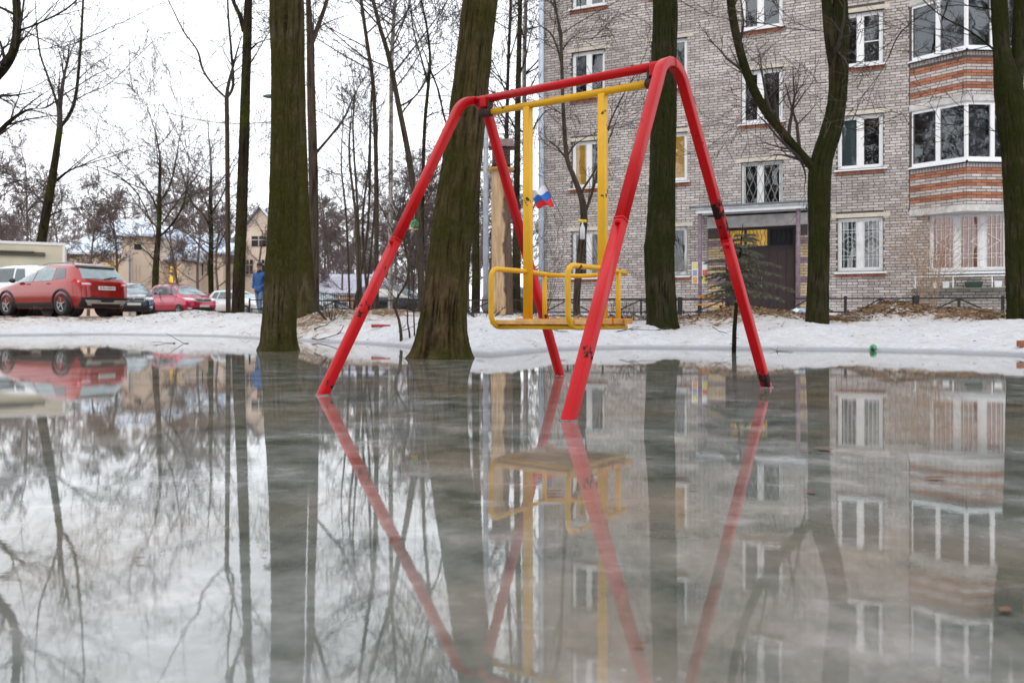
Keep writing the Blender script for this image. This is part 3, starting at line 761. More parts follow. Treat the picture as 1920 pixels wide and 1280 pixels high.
# notice board with posters
nb_ = MB(); nb_.b2((-4.42, -0.03, 1.40), (-3.98, -0.008, 2.02)); nbo = nb_.build('notice_board', M['white_pvc'], bld)
cols = [(0.75, 0.3, 0.12), (0.7, 0.7, 0.68), (0.75, 0.55, 0.08), (0.3, 0.32, 0.45), (0.78, 0.74, 0.7), (0.6, 0.15, 0.1), (0.7, 0.62, 0.2), (0.5, 0.5, 0.5)]
for k in range(8):
    x = -4.40 + (k % 3) * 0.14; z = 1.42 + (k // 3) * 0.2
    q = MB(); q.b2((x, -0.036, z), (x + 0.125, -0.031, z + 0.17)); q.build('poster', simple('poster_paper', cols[k], 0.8, 0, 0.45, 26), nbo)
# flower rail below the ground floor bay window
rl = MB(); rl.bar((1.25, -0.34, 1.46), (3.7, -0.34, 1.46), 0.03)
for s in (1.3, 2.15, 3.0, 3.65): rl.bar((s, -0.34, 1.17), (s, -0.34, 1.445), 0.025); rl.bar((s, -0.34, 1.18), (s, 0.0, 1.18), 0.02)
rail = rl.build('flower_rail', M['grille_white'], bld)
sh = MB(); sh.b2((1.25, -0.36, 1.140), (3.7, -0.03, 1.168)); sh.build('flower_shelf', simple('mossy_grey_board', (0.16, 0.17, 0.12), 0.9), rail)
for s, w_, mt, hh in ((1.75, 0.13, 'sill_metal', 0.13), (2.0, 0.16, 'white_pvc', 0.17), (2.62, 0.40, None, 0.15), (3.14, 0.17, 'white_pvc', 0.16)):
    q = MB(); q.add([(s + dx * w_ / 2 * k, -0.2 + dy * 0.075 * k, z) for z, k in ((1.169, 0.82), (1.169 + hh, 1.0)) for dx, dy in ((-1, -1), (1, -1), (1, 1), (-1, 1))], [(0, 1, 5, 4), (1, 2, 6, 5), (2, 3, 7, 6), (3, 0, 4, 7), (3, 2, 1, 0), (4, 5, 6, 7)])
    po = q.build('flower_pot', M[mt] if mt else simple('dark_green_planter', (0.01, 0.045, 0.03), 0.5), rail)
# downpipe on the corner
dp = MB(); dp.tube([(-9.02, -0.17, 0.45), (-9.02, -0.17, 13.6)], 0.085, 14)
dpo = dp.build('downpipe', M['pipe'], bld, True)
for z in (1.6, 3.4, 5.9, 7.3, 9.9): q = MB(); q.tube([(-9.02, -0.17, z), (-9.02, -0.17, z + 0.05)], 0.095, 14); q.build('pipe_band', M['pipe'], dpo, True)
# ------------------------------------------------------------------ the swing
def fillet(p, v, q, r, n=10):
    a = (p - v).normalized(); b = (q - v).normalized()
    half = a.angle(b) / 2; t = r / math.tan(half)
    c = v + (a + b).normalized() * (r / math.sin(half))
    s, e = v + a * t, v + b * t
    s0, e0 = (s - c), (e - c); w = s0.angle(e0); pts = []
    for i in range(n + 1):
        k = i / n
        pts.append(c + (s0 * math.sin((1 - k) * w) + e0 * math.sin(k * w)) / math.sin(w))
    return pts
def on_ice(x, y): return px(x, y, CAM_H * F_PX / (y - HOR))
fA, fB, fC, fD = on_ice(605, 740), on_ice(1050, 704), on_ice(1066, 788), on_ice(1437.5, 726)
vL, vR = px(892.6, 134.5, 4.75), px(1255.6, 64, 4.0)
frame = thing('swing_stand', 'red painted steel A-frame stand of the swing, paint chipped, frozen into the ice', 'swing stand', ((fA + fB + fC + fD) / 4)[:])
org = tuple(frame.location)
TW = 0.0245
tops = []
for p, v, q, rad in ((fA, vL, fB, 0.147), (fC, vR, fD, 0.134)):
    pts = fillet(p, v, q, rad, 14); tops.append(pts[7])
    nrm = (p - v).cross(q - v).normalized()
    for foot, arc in ((p, pts[:8]), (q, pts[7:][::-1])):
        rm = M['red_worn'] if foot is fD else M['red']
        d = (foot - arc[0]).normalized()
        low = foot + d * 0.16
        jn = foot + (arc[0] - foot) * 0.52
        up = MB(); up.tube([jn] + [jn + (arc[0] - jn) * k for k in (0.5,)] + arc, TW, square=True, up=nrm, cap=True); 
        u_o = up.build('leg', rm, frame, True, org)
        lo_ = MB(); lo_.tube([low, foot, foot + (jn - foot) * 0.5, jn], TW * 1.03, square=True, up=nrm); lo_.build('leg_lower_tube', rm, u_o, True, org)
        rg = MB(); rg.tube([jn - d * 0.004, jn + d * 0.004], TW * 1.10, square=True, up=nrm); rg.build('joint_ring', M['red'], u_o, True, org)
        ic = MB(); fx = foot + d * 0.0
        ic.tube([(fx.x + (0.031 + 0.005 * math.sin(k * 2.3)) * math.cos(k * math.pi / 6), fx.y + (0.034 + 0.005 * math.cos(k * 1.7)) * math.sin(k * math.pi / 6), 0.0) for k in range(13)], 0.006, 6, up=(0, 0, 1)); ic.build('ice_collar', simple('clear_ice_collar', (0.16, 0.13, 0.125), 0.12), u_o, True, org)
        side = d.cross(nrm).normalized()
        if side.x > 0: side = -side
        bc = jn + d * 0.025 + side * (TW * 1.0) - Vector((0, 0.6, 0)) * 0.02
        bm_ = MB(); bm_.lathe([(0.001, 0.012), (0.008, 0.010), (0.0125, 0.004), (0.0135, -0.012)], bc, 12, 'y'); 
        bm_.v = [(a, 2 * bc.y - b, c) for a, b, c in bm_.v]
        bm_.build('bolt', M['red'], u_o, True, org)
bl, br = tops
ax = (br - bl); axl = ax.length; ax.normalize()
cb = MB(); cb.tube([bl + ax * 0.0, bl + ax * (axl * 0.5), br], 0.0235, 14); crossbar = cb.build('crossbar', M['red'], frame, True, org)
DROP = Vector((0, 0, -0.082))
# blocks and hanger sleeves under both ends of the crossbar
for e, sg in ((bl, 1), (br, -1)):
    c = e + ax * sg * 0.085
    m3 = Matrix((ax, Vector((0, 0, 1)).cross(ax), Vector((0, 0, 1)))).transposed()
    k = MB(); k.box(c + Vector((0, 0, -0.022)), (0.05, 0.056, 0.062), m3); k.build('clamp_block', M['red'], frame, False, org, 0.006)
    k = MB(); k.tube([c + DROP - ax * sg * 0.035, c + DROP + ax * sg * 0.05], 0.026, 12); k.build('bearing_sleeve', M['rust'], frame, True, org)
    k = MB(); k.box(c + Vector((0, 0, -0.048)) + ax * sg * 0.035, (0.014, 0.04, 0.07), m3); k.build('bracket_plate', M['rust'], frame, False, org, 0.003)
for t in (0.22, 0.47, 0.83):
    c = bl + ax * (axl * t); k = MB(); k.tube([c + Vector((0, 0, 0.015)), c + Vector((0, 0, 0.027))], 0.009, 8); k.build('rivet', M['rust'], frame, True, org)

# yellow seat hanging from the crossbar
ah = Vector((ax.x, ax.y, 0)).normalized(); bh = Vector((-ah.y, ah.x, 0)); 
if bh.y < 0: bh = -bh
def bar_at(pxx):
    k = (pxx - 960) / F_PX; t = (k * bl.y - bl.x) / (ax.x - k * ax.y); return bl + ax * t
hL, hR = bar_at(990), bar_at(1130)
seat = thing('hanging_swing', 'yellow tubular swing seat with wooden slats and armrests hanging from the red frame', 'swing', ((hL + hR) / 2 * 1.0 - Vector((0, 0, (hL.z + hR.z) / 2)) + Vector((0, 0, 0.36)))[:])
so = tuple(seat.location)
zax = (hL.z + hR.z) / 2 + DROP.z
def at(base, along_b, z): return Vector((base.x, base.y, 0)) + bh * along_b + Vector((0, 0, z))
axm = MB(); axm.tube([bl + ax * 0.14 + DROP, br - ax * 0.14 + DROP], 0.0195, 14); axm.build('axle', M['yellow'], seat, True, so)
Z_ARM, Z_BOT = 0.665, 0.355
for h in (hL, hR):
    m = MB(); m.tube([at(h, 0, Z_BOT), at(h, 0, 0.9), at(h, 0, h.z + DROP.z - 0.012)], 0.0215, square=True, up=tuple(bh)); m.build('hanger', M['yellow'], seat, True, so)
FR, BK = 0.335, 0.25
def loop_path(h):
    p = [at(h, BK, Z_BOT), at(h, 0, Z_BOT), at(h, -FR + 0.09, Z_BOT)]
    for k in range(1, 7):
        a = k / 6 * math.pi / 2; p.append(at(h, -FR + 0.075 - 0.075 * math.sin(a), Z_BOT + 0.075 - 0.075 * math.cos(a)))
    p.append(at(h, -FR, Z_ARM - 0.06))
    for k in range(1, 7):
        a = k / 6 * math.pi / 2; p.append(at(h, -FR + 0.05 - 0.05 * math.cos(a), Z_ARM - 0.05 + 0.05 * math.sin(a)))
    p += [at(h, 0, Z_ARM), at(h, BK * 0.7, Z_ARM - 0.008), at(h, BK, Z_ARM - 0.014)]
    return p
for h in (hL, hR):
    m = MB(); m.tube(loop_path(h), 0.0140, 12, up=tuple(ah)); m.build('armrest', M['yellow'], seat, True, so)
    m = MB(); m.tube([at(h, BK * 0.66, Z_BOT), at(h, BK * 0.66, Z_ARM - 0.01)], 0.0135, 12); m.build('back_post', M['yellow'], seat, True, so)
L_, R_ = at(hL, BK * 0.72, Z_ARM - 0.01), at(hR, BK * 0.72, Z_ARM - 0.01)
m = MB(); m.tube([L_ + (R_ - L_) * k + bh * 0.05 * math.sin(math.pi * k) - Vector((0, 0, 0.012 * math.sin(math.pi * k))) for k in np.linspace(0, 1, 13)], 0.0125, 12); m.build('back_rail', M['yellow'], seat, True, so)
for t in (-FR + 0.06, BK - 0.06):
    m = MB(); m.tube([at(hL, t, Z_BOT), at(hR, t, Z_BOT)], 0.011, 10); m.build('seat_crossbar', M['yellow'], seat, True, so)
for k in range(5):
    t = -FR + 0.075 + k * 0.113
    q0, q1 = at(hL, t, Z_BOT + 0.026) - ah * 0.03, at(hR, t, Z_BOT + 0.026) + ah * 0.03
    if k >= 2: q0, q1 = q0 + Vector((0, 0, 0.004)), q1 + ah * 0.02 + Vector((0, 0, 0.004))
    m = MB(); m.bar(q0, q1, 0.094, 0.024 if k < 2 else 0.030); m.build('slat', M['wood_bare'] if k < 2 else M['wood_orange'], seat, False, so, 0.004)

# ------------------------------------------------------------------ trees
def rough_trunk(mb, pts, radii, sides=40, sub=14, amp=0.06, seed=1, flare=None):
    """dense trunk surface with ridged bark relief; pts/radii control points from the base up"""
    P = np.array([tuple(p) for p in pts]); r = np.array(radii)
    t = np.arange(len(P)); tt = np.linspace(0, len(P) - 1, (len(P) - 1) * sub + 1)
    def cr(v):
        out = []
        for x in tt:
            i = min(int(x), len(P) - 2); f = x - i
            p0 = v[max(i - 1, 0)]; p1 = v[i]; p2 = v[i + 1]; p3 = v[min(i + 2, len(P) - 1)]
            out.append(0.5 * ((2 * p1) + (p2 - p0) * f + (2 * p0 - 5 * p1 + 4 * p2 - p3) * f * f + (3 * p1 - p0 - 3 * p2 + p3) * f ** 3))
        return np.array(out)
    C = cr(P); rr = cr(r[:, None])[:, 0]
    n = len(C); an = np.arange(sides) * 2 * math.pi / sides
    aa, hh = np.meshgrid(an, C[:, 2], indexing='xy')
    ca, sa_ = np.cos(aa), np.sin(aa)
    ang = np.mod(aa - math.pi / 2, 2 * math.pi)            # seam on the side away from the yard
    R0 = float(np.median(rr)); K = max(2.0, 5.2 * R0 / 0.2)
    w1 = fbm(ang * K * 0.5, hh * 1.2, seed + 3, 3) * 1.6
    rid = 1 - np.abs(2 * vnoise(ang * K * 2.1 + w1, hh * 3.0 + w1, seed) - 1)
    rid2 = fbm(ang * K * 5, hh * 14.0, seed + 5, 3) - 0.44
    big = fbm(ang * 1.1, hh * 0.9, seed + 8, 3) - 0.45
    seamf = np.minimum(1, np.minimum(ang, 2 * math.pi - ang) / 0.35)
    lobes = 0.0
    if flare:
        fl = np.exp(-np.maximum(hh - flare[1], 0) / flare[0]); lobes = fl * 0.10 * np.cos(aa * 5 + seed) + fl * 0.05 * np.cos(aa * 3 + 2 * seed)
    rel = amp * (1.3 * (rid - 0.5) + 0.9 * rid2) * seamf + amp * 1.6 * big * seamf
    rad = rr[:, None] * (1 + rel + lobes)
    tin = ((rid - 0.5) * 1.1 + rid2 * 0.9) * seamf
    V = np.stack([C[:, 0:1] + rad * ca, C[:, 1:2] + rad * sa_, np.repeat(C[:, 2:3], sides, 1)], -1).reshape(-1, 3)
    fs = []
    for i in range(n - 1):
        for k in range(sides):
            k2 = (k + 1) % sides; fs.append((i * sides + k, i * sides + k2, (i + 1) * sides + k2, (i + 1) * sides + k))
    mb.add(V, fs); mb.tint.extend(list(tin.reshape(-1)))
    return C, rr

def grow(mb, p, d, L, r, lvl, rng, kids=(6, 5, 4), up=0.12, wob=0.22, sides=(6, 4, 3, 3), rmin=0.004, droop=0.0):
    n = max(3, min(9, int(L / 0.35) + 2)) if lvl < 2 else 4
    P = [np.array(p, float)]; dd = np.array(d, float); dd /= np.linalg.norm(dd)
    dirs = []
    for i in range(n):
        dd = dd + np.array([rng.gauss(0, wob), rng.gauss(0, wob), rng.gauss(0, wob) * 0.6 + up - droop]) * (1.0 / math.sqrt(n))
        dd /= np.linalg.norm(dd); dirs.append(dd.copy()); P.append(P[-1] + dd * L / n)
    rad = [max(rmin, r * (1 - 0.8 * i / n)) for i in range(n + 1)]
    mb.tube(P, rad, sides[min(lvl, 3)], cap=False)
    if lvl >= len(kids): return
    for j in range(kids[lvl]):
        t = rng.uniform(0.22, 0.98); i = min(int(t * n), n - 1); q = P[i] + (P[i + 1] - P[i]) * (t * n - i)
        b = dirs[i]; ax_ = np.cross(b, np.array([rng.gauss(0, 1), rng.gauss(0, 1), rng.gauss(0, 1)])); ax_ /= max(1e-6, np.linalg.norm(ax_))
        an = rng.uniform(0.5, 1.05); nd = b * math.cos(an) + np.cross(ax_, b) * math.sin(an)
        grow(mb, q, nd, L * rng.uniform(0.38, 0.62), max(rmin, rad[i] * 0.55), lvl + 1, rng, kids, up, wob, sides, rmin, droop)

def stroke_tree(name, label, pts, Y, mat, twig, seed=1, branches=(), top=None, near=False, crown=(5, 5, 4), crown_n=6, group=None, lean=0.0, base_z=None, ridge=0.05, Ls=1.0, rmin=0.004, upper=True):
    """tree drawn from trunk outline points (pixel x, pixel y, pixel width) at distance Y, continued above the frame"""
    rng = random.Random(seed)
    P = [px(x, y, Y + lean * i) for i, (x, y, w) in enumerate(pts)]
    rad = [w / 2 * (Y + lean * i) / F_PX for i, (x, y, w) in enumerate(pts)]
    bz = min(gz(P[0].x, P[0].y), P[0].z) - 0.15
    base = (P[0].x, P[0].y, max(bz, -0.2))
    t = thing(name, label, 'tree', base, 0, group)
    low = Vector(base); 
    if P[0].z - low.z > 0.02: P = [low] + P; rad = [rad[0] * 1.03] + rad
    if upper:   # carry on above the picture
        d = (P[-1] - P[-2]).normalized(); h = top if top else P[-1].z + 5.0
        while P[-1].z < h:
            d = (d + Vector((rng.gauss(0, 0.06), rng.gauss(0, 0.06), 0.06))).normalized()
            P.append(P[-1] + d * 1.3); rad.append(rad[-1] * 0.86)
    tm = MB()
    C, rr = rough_trunk(tm, P, rad, 110 if near else (22 if rad[0] > 0.07 else 9), 26 if near else 6, ridge * 1.4 if near else ridge, seed, (0.22, 0.0) if near else None)
    tm.build('trunk', mat, t, True, base)
    cm = MB(); lm = MB()
    for bpts, bw0, bw1 in branches:      # limbs traced in the photo: list of (x, y[, dY]) and start/end pixel width
        q = [px(b[0], b[1], Y + (b[2] if len(b) > 2 else 0)) for b in bpts]
        n = len(q); rads = [max(rmin, (bw0 + (bw1 - bw0) * i / (n - 1)) / 2 * Y / F_PX) for i in range(n)]
        lm = MB(); C2, r2 = rough_trunk(lm, q, rads, 14, 5, 0.04, seed); lm.build('limb', mat, t, True, base)
        for i in range(2, len(C2) - 1, 2):
            if rng.random() < 0.75:
                dv = C2[i + 1] - C2[i]; dv /= np.linalg.norm(dv)
                nd = dv + np.array([rng.gauss(0, 0.7), rng.gauss(0, 0.7), rng.gauss(0.1, 0.6)])
                grow(cm, C2[i], nd, rng.uniform(0.5, 1.2) * Ls, max(rmin, r2[i] * 0.4), 1, rng, (0, 4, 3), 0.05, 0.25, rmin=rmin)
        dv = C2[-1] - C2[-2]; grow(cm, C2[-1], dv, 1.2 * Ls, max(rmin, r2[-1] * 0.9), 1, rng, (0, 5, 4), 0.05, 0.25, rmin=rmin)
    ztop = CAM_H + (HOR + 40) / F_PX * Y if upper else -9      # crowns of the big trees start above the picture
    if not upper:
        dv = C[-1] - C[-2]; grow(cm, C[-1], dv, 1.3 * Ls, max(rmin, rr[-1] * 0.95), 0, rng, (6, 5, 3), 0.1, 0.18, rmin=rmin)
    for j in range(crown_n):
        i = int(len(C) * (0.45 + 0.53 * (j + rng.random()) / max(crown_n, 1))); i = min(i, len(C) - 2)
        if C[i][2] < ztop and rad[0] > 0.12: i = min(len(C) - 2, int(np.searchsorted(C[:, 2], ztop)) + rng.randrange(0, 6))
        an = rng.uniform(0, 2 * math.pi); nd = np.array([math.cos(an), math.sin(an), rng.uniform(0.25, 0.9)])
        grow(cm, C[i], nd, rng.uniform(1.4, 2.8) * Ls, rr[i] * 0.42, 0, rng, crown, 0.12, 0.2, rmin=rmin)
    if cm.n: cm.build('crown', twig, t, False, base)
    return t

stroke_tree('mossy_tree', 'stout mossy trunk rising straight out of the ice, left of the swing frame', [(521, 660, 76), (522, 640, 66), (523, 600, 62), (526, 520, 58), (531, 400, 53), (535, 250, 52), (536, 120, 52), (537, 0, 60)], 10.0, M['bark_moss'], M['twig'], 3,
            top=12, near=True, crown_n=5)
stroke_tree('leaning_tree', 'broad brown trunk leaning over the swing, rooted in the ice at the shore', [(828, 674, 122), (829, 655, 106), (831, 600, 88), (840, 500, 80), (852, 400, 76), (866, 300, 72), (880, 180, 67), (893, 70, 64), (901, 0, 64)], 8.1, M['bark_brown'], M['twig'], 8, top=11, near=True, crown_n=5)
stroke_tree('mossy_tree', 'mossy trunk with flared foot standing on the bank right behind the stout trunk', [(577, 600, 48), (574, 560, 40), (568, 450, 30), (565, 320, 24), (561, 150, 22), (559, 0, 21)], 17.0, M['bark_moss'], M['twig'], 5, top=15, crown_n=3)
stroke_tree('forked_tree', 'slim grey trunk forking in a V high up beside the stout mossy trunk', [(590, 590, 18), (589, 450, 17), (587, 300, 17), (583, 160, 15), (582, 80, 14), (578, 0, 9)], 18.5, M['bark_thin'], M['twig'], 6, branches=[([(583, 85), (598, 45), (613, 0), (625, -60)], 10, 6), ([(590, 290), (620, 255), (645, 222), (655, 200)], 7, 3), ([(588, 310), (640, 330), (690, 350), (730, 420)], 5, 2)], top=12, crown_n=3)
stroke_tree('green_tree', 'dark green-mossed trunk in front of the brick wall, between the swing legs', [(1242, 612, 62), (1241, 590, 56), (1236, 480, 55), (1238, 440, 54), (1241, 350, 48), (1244, 220, 46), (1246, 100, 45), (1247, 0, 44)], 12.6, M['bark_green'], M['twig'], 9, top=13, crown_n=4, near=True)
stroke_tree('forked_tree', 'mossy tree with a long side limb forking left, in front of the entrance', [(1532, 612, 46), (1533, 590, 40), (1536, 450, 37), (1536, 350, 40), (1541, 300, 40), (1557, 250, 38), (1569, 190, 33), (1573, 100, 34), (1575, 0, 26)], 12.5, M['bark_green'], M['twig'], 12,
            branches=[([(1528, 318), (1505, 293), (1478, 262), (1440, 215), (1412, 165), (1390, 105), (1372, 20), (1366, -60)], 22, 14), ([(1566, 130), (1556, 70), (1550, 0), (1545, -80)], 22, 17), ([(1550, 155), (1500, 160), (1455, 172), (1428, 195)], 5, 2), ([(1552, 60), (1500, 55), (1460, 50)], 4, 2)], top=11, crown_n=3, near=True)
stroke_tree('forked_tree', 'mossy trunk splitting into two stems beside the bay window', [(1918, 630, 50), (1914, 600, 44), (1910, 480, 42), (1907, 350, 44), (1902, 250, 46), (1893, 180, 48), (1878, 90, 28), (1873, 0, 27)], 11.6, M['bark_green'], M['twig'], 15,
            branches=[([(1902, 170), (1910, 90), (1914, 0), (1916, -80)], 26, 22), ([(1872, 100), (1820, 60), (1765, 30), (1725, -5)], 5, 2), ([(1870, 20), (1800, 10), (1745, 20), (1690, 60), (1665, 110)], 5, 2), ([(1880, 250), (1835, 240), (1790, 235)], 4, 1.5)], top=10, crown_n=3, near=True)
stroke_tree('dark_tree', 'tall straight dark trunk behind the parked cars by the white car', [(446, 590, 24), (448, 520, 22), (453, 400, 20), (457, 280, 19), (461, 150, 17), (464, 60, 16), (466, 0, 14)], 21.5, M['bark_dark'], M['twig'], 21, branches=[([(458, 60), (450, 30), (437, 0), (430, -50)], 10, 7), ([(468, 95), (485, 80), (510, 72), (530, 60)], 5, 2), ([(462, 130), (475, 110), (490, 85)], 4, 2)], top=15, crown_n=4)
stroke_tree('slim_tree', 'slim grey trunk branching in an arching Y, beside the tall dark trunk', [(428, 575, 9), (427, 420, 9), (426, 260, 8), (425, 185, 8)], 24, M['bark_thin'], M['twig'], 22, branches=[([(425, 185), (400, 160), (380, 130), (370, 95), (345, 60), (325, 20)], 6, 2.5), ([(425, 185), (437, 160), (434, 100), (428, 30), (426, -40)], 6, 3)], upper=False, crown_n=0, Ls=1.5)
stroke_tree('crooked_tree', 'crooked dark tree with arching limbs behind the white truck', [(72, 520, 18), (78, 450, 17), (92, 370, 15), (105, 290, 12), (112, 240, 11)], 33, M['bark_dark'], M['twig'], 23,
            branches=[([(112, 240), (130, 215), (142, 180), (150, 100), (156, 0), (158, -60)], 8, 3), ([(110, 245), (108, 200), (92, 150), (75, 100), (68, 40)], 6, 2.5), ([(105, 340), (130, 320), (165, 310), (200, 318), (235, 340), (262, 370), (285, 420)], 7, 2), ([(100, 345), (60, 335), (25, 342), (-10, 352)], 7, 4), ([(92, 405), (120, 393), (150, 390), (165, 400)], 5, 2), ([(85, 385), (65, 365), (45, 362)], 4, 2), ([(138, 190), (165, 175), (200, 160), (230, 135)], 4, 1.5)], upper=False, crown_n=0, Ls=2.6, rmin=0.008)
stroke_tree('gnarled_tree', 'bare tree whose thick bent limbs hang in from beside the truck', [(-75, 600, 40), (-70, 450, 36), (-60, 330, 34), (-50, 200, 32), (-45, 60, 30)], 17, M['bark_dark'], M['twig'], 24,
            branches=[([(-55, 290), (-20, 262), (0, 245), (25, 222), (55, 205), (82, 203), (105, 190)], 14, 4), ([(-52, 200), (-20, 160), (10, 125), (28, 85), (32, 30), (28, -30)], 20, 13), ([(-50, 180), (0, 178), (40, 172), (70, 160)], 6, 2), ([(30, 60), (70, 45), (120, 20), (150, -5)], 7, 3), ([(30, 95), (80, 92), (130, 85), (190, 60)], 5, 2)], top=9, crown_n=3, Ls=1.3)
stroke_tree('spreading_tree', 'small bare spreading tree standing before the cream houses', [(291, 545, 12), (293, 490, 11), (297, 440, 9), (299, 400, 8), (299, 360, 6), (300, 300, 4)], 46, M['bark_dark'], M['twig'], 25, branches=[([(297, 445), (312, 432), (330, 410), (345, 380), (352, 340)], 6, 2), ([(291, 490), (278, 475), (255, 458), (232, 450)], 4, 2), ([(298, 400), (285, 370), (265, 340), (240, 315)], 4, 2), ([(299, 380), (318, 350), (328, 310), (335, 270)], 4, 2)], upper=False, crown_n=5, Ls=2.6, rmin=0.010)
stroke_tree('bushy_tree', 'bushy bare tree with a greenish trunk behind the pinkish red car', [(396, 555, 10), (395, 500, 9), (396, 440, 8), (394, 390, 7), (396, 320, 4)], 50, M['bark_green'], M['twig_far'], 26, branches=[([(396, 470), (412, 455), (425, 430)], 4, 2), ([(396, 430), (380, 400), (360, 380), (345, 340)], 4, 2), ([(396, 400), (415, 370), (430, 330)], 4, 2)], upper=False, crown_n=12, Ls=3.2, rmin=0.010)
for nm, lb, pts, Y, mt, sd, br_ in [
    ('slim_tree', 'slim straight grey trunk with side twigs, left of the white birch', [(706, 585, 9), (706, 450, 8.5), (705, 300, 8), (700, 165, 7.5), (688, 78, 7), (677, 0, 6.5)], 25, 'bark_thin', 31, [([(704, 260), (690, 235), (672, 215)], 3, 1.5), ([(695, 120), (720, 130), (740, 125)], 3, 1.5)]),
    ('birch_tree', 'thin white-barked birch between two grey trunks', [(732, 580, 9), (732, 430, 8), (733, 280, 8), (734, 130, 7.5), (737, 60, 7), (741, 0, 6)], 27, 'bark_birch', 32, [([(736, 75), (750, 50), (762, 25), (770, -10)], 4, 2), ([(735, 90), (722, 50), (712, 10)], 3, 1.5)]),
    ('slanting_tree', 'grey trunk slanting up leftward across the birch', [(790, 590, 13), (788, 480, 13), (783, 400, 12.5), (772, 330, 12), (764, 280, 11), (748, 200, 10), (730, 112, 9), (712, 50, 8), (699, 0, 7)], 22, 'bark_thin', 33, [([(752, 215), (770, 190), (790, 165), (800, 140)], 4, 1.5), ([(785, 405), (800, 380), (815, 350)], 3, 1.5)]),
    ('slim_tree', 'slender dark tree just behind the leaning trunk with a forked top', [(791, 590, 8), (792, 400, 7.5), (794, 300, 7), (797, 225, 6.5), (804, 150, 6), (806, 100, 5), (798, 40, 4)], 23, 'bark_dark', 34, [([(798, 222), (812, 212), (826, 212)], 4, 2), ([(806, 130), (822, 170), (832, 215), (842, 245)], 4, 3), ([(803, 160), (790, 110), (776, 60), (770, 20)], 4, 2)]),
    ('slim_tree', 'dark trunk left of the peeled stump', [(891, 600, 15), (892, 500, 14), (893, 380, 13), (898, 250, 12), (905, 100, 11)], 24, 'bark_dark', 35, []),
    ('slim_tree', 'dark trunk close behind the peeled stump', [(969, 596, 15), (968, 480, 14), (969, 350, 12), (971, 200, 11), (974, 60, 9), (975, 0, 8)], 25, 'bark_dark', 36, [([(970, 250), (955, 220), (935, 190)], 4, 2), ([(971, 150), (985, 110), (996, 60)], 4, 2)]),
    ('birch_tree', 'pale spotted birch stem beside the blue downpipe', [(986, 590, 9), (985, 400, 9), (984, 250, 8), (983, 120, 8), (986, 0, 7)], 29, 'bark_birch', 37, []),
    ('slim_tree', 'grey stem rising behind the crossbar of the frame', [(944, 580, 8), (945, 400, 8), (950, 250, 7), (953, 120, 6), (958, 0, 5)], 30, 'bark_thin', 38, [([(950, 180), (935, 140), (915, 100)], 3, 1.5), ([(952, 120), (965, 80), (975, 40)], 3, 1.5)])]:
    stroke_tree(nm, lb, pts, Y, M[mt], M['twig'], sd, branches=br_, top=13, crown_n=14, Ls=1.6, group='slim trees behind the swing', rmin=0.006)
sapling = []
for k, (x0, x1, x2, y2, w) in enumerate([(672, 668, 655, 225, 6), (678, 672, 662, 180, 5), (664, 690, 695, 150, 5), (690, 680, 690, 250, 5), (656, 650, 640, 240, 4), (684, 700, 706, 220, 4)]):
    stroke_tree('sapling', 'thin sapling stem in the clump ' + ['with the tallest tip', 'with the crooked middle', 'leaning toward the birch', 'with a forked tip', 'nearest the picket railing', 'standing close to the black SUV'][k], [(x0, 580, w), (x1, 420, w * 0.9), (x2, y2 + 70, w * 0.7), (x2 + 3, y2, w * 0.4)], 24 + k * 0.7, M['bark_thin'], M['twig'], 60 + k, upper=False, crown_n=7, crown=(4, 3), Ls=0.9, group='saplings in the clump', rmin=0.006)
for x, pts in ((0, [(752, 628, 6), (748, 600, 5.5), (741, 575, 5), (747, 555, 5), (762, 530, 4.5), (766, 500, 4), (755, 440, 3)]), (1, [(768, 628, 3.5), (764, 600, 3), (766, 560, 2.5), (768, 500, 2)]), (2, [(777, 625, 3), (776, 590, 2.6), (775, 540, 2.2), (780, 480, 1.6)])):
    stroke_tree('sapling', ['bent knee-shaped sapling on the snow before the dark car', 'thin straight shoot next to the bent sapling', 'thinnest shoot touching the leaning trunk on the snow'][x], pts, 11.8, M['bark_thin'], M['twig'], 80 + x, upper=False, crown_n=4, crown=(3, 2), Ls=0.28, rmin=0.003)
# young tree before the brick wall
stroke_tree('young_tree', 'young bare tree with spreading limbs against the brick wall, bottle tied to it', [(1083, 602, 15), (1081, 570, 13), (1084, 520, 13), (1090, 460, 14), (1095, 410, 14), (1090, 370, 12), (1075, 330, 10), (1062, 290, 8.5), (1056, 200, 7), (1053, 110, 6), (1052, 60, 5)], 16, M['bark_thin'], M['twig'], 41,
            branches=[([(1097, 400), (1112, 355), (1128, 290), (1142, 235), (1165, 185), (1185, 150)], 6, 2), ([(1062, 298), (1040, 272), (1018, 262), (1000, 255)], 5, 1.5), ([(1064, 292), (1080, 270), (1110, 252), (1140, 240)], 4, 1.5), ([(1055, 130), (1045, 90), (1030, 60), (1005, 45), (985, 35)], 5, 2), ([(1053, 100), (1049, 60), (1043, 20), (1036, -30)], 5, 3), ([(1056, 215), (1030, 205), (1008, 228), (1000, 250)], 4, 1.5), ([(1054, 95), (1075, 70), (1105, 75), (1130, 55)], 3, 1.5)], upper=False, crown_n=2, crown=(4, 3), Ls=0.8, rmin=0.004)
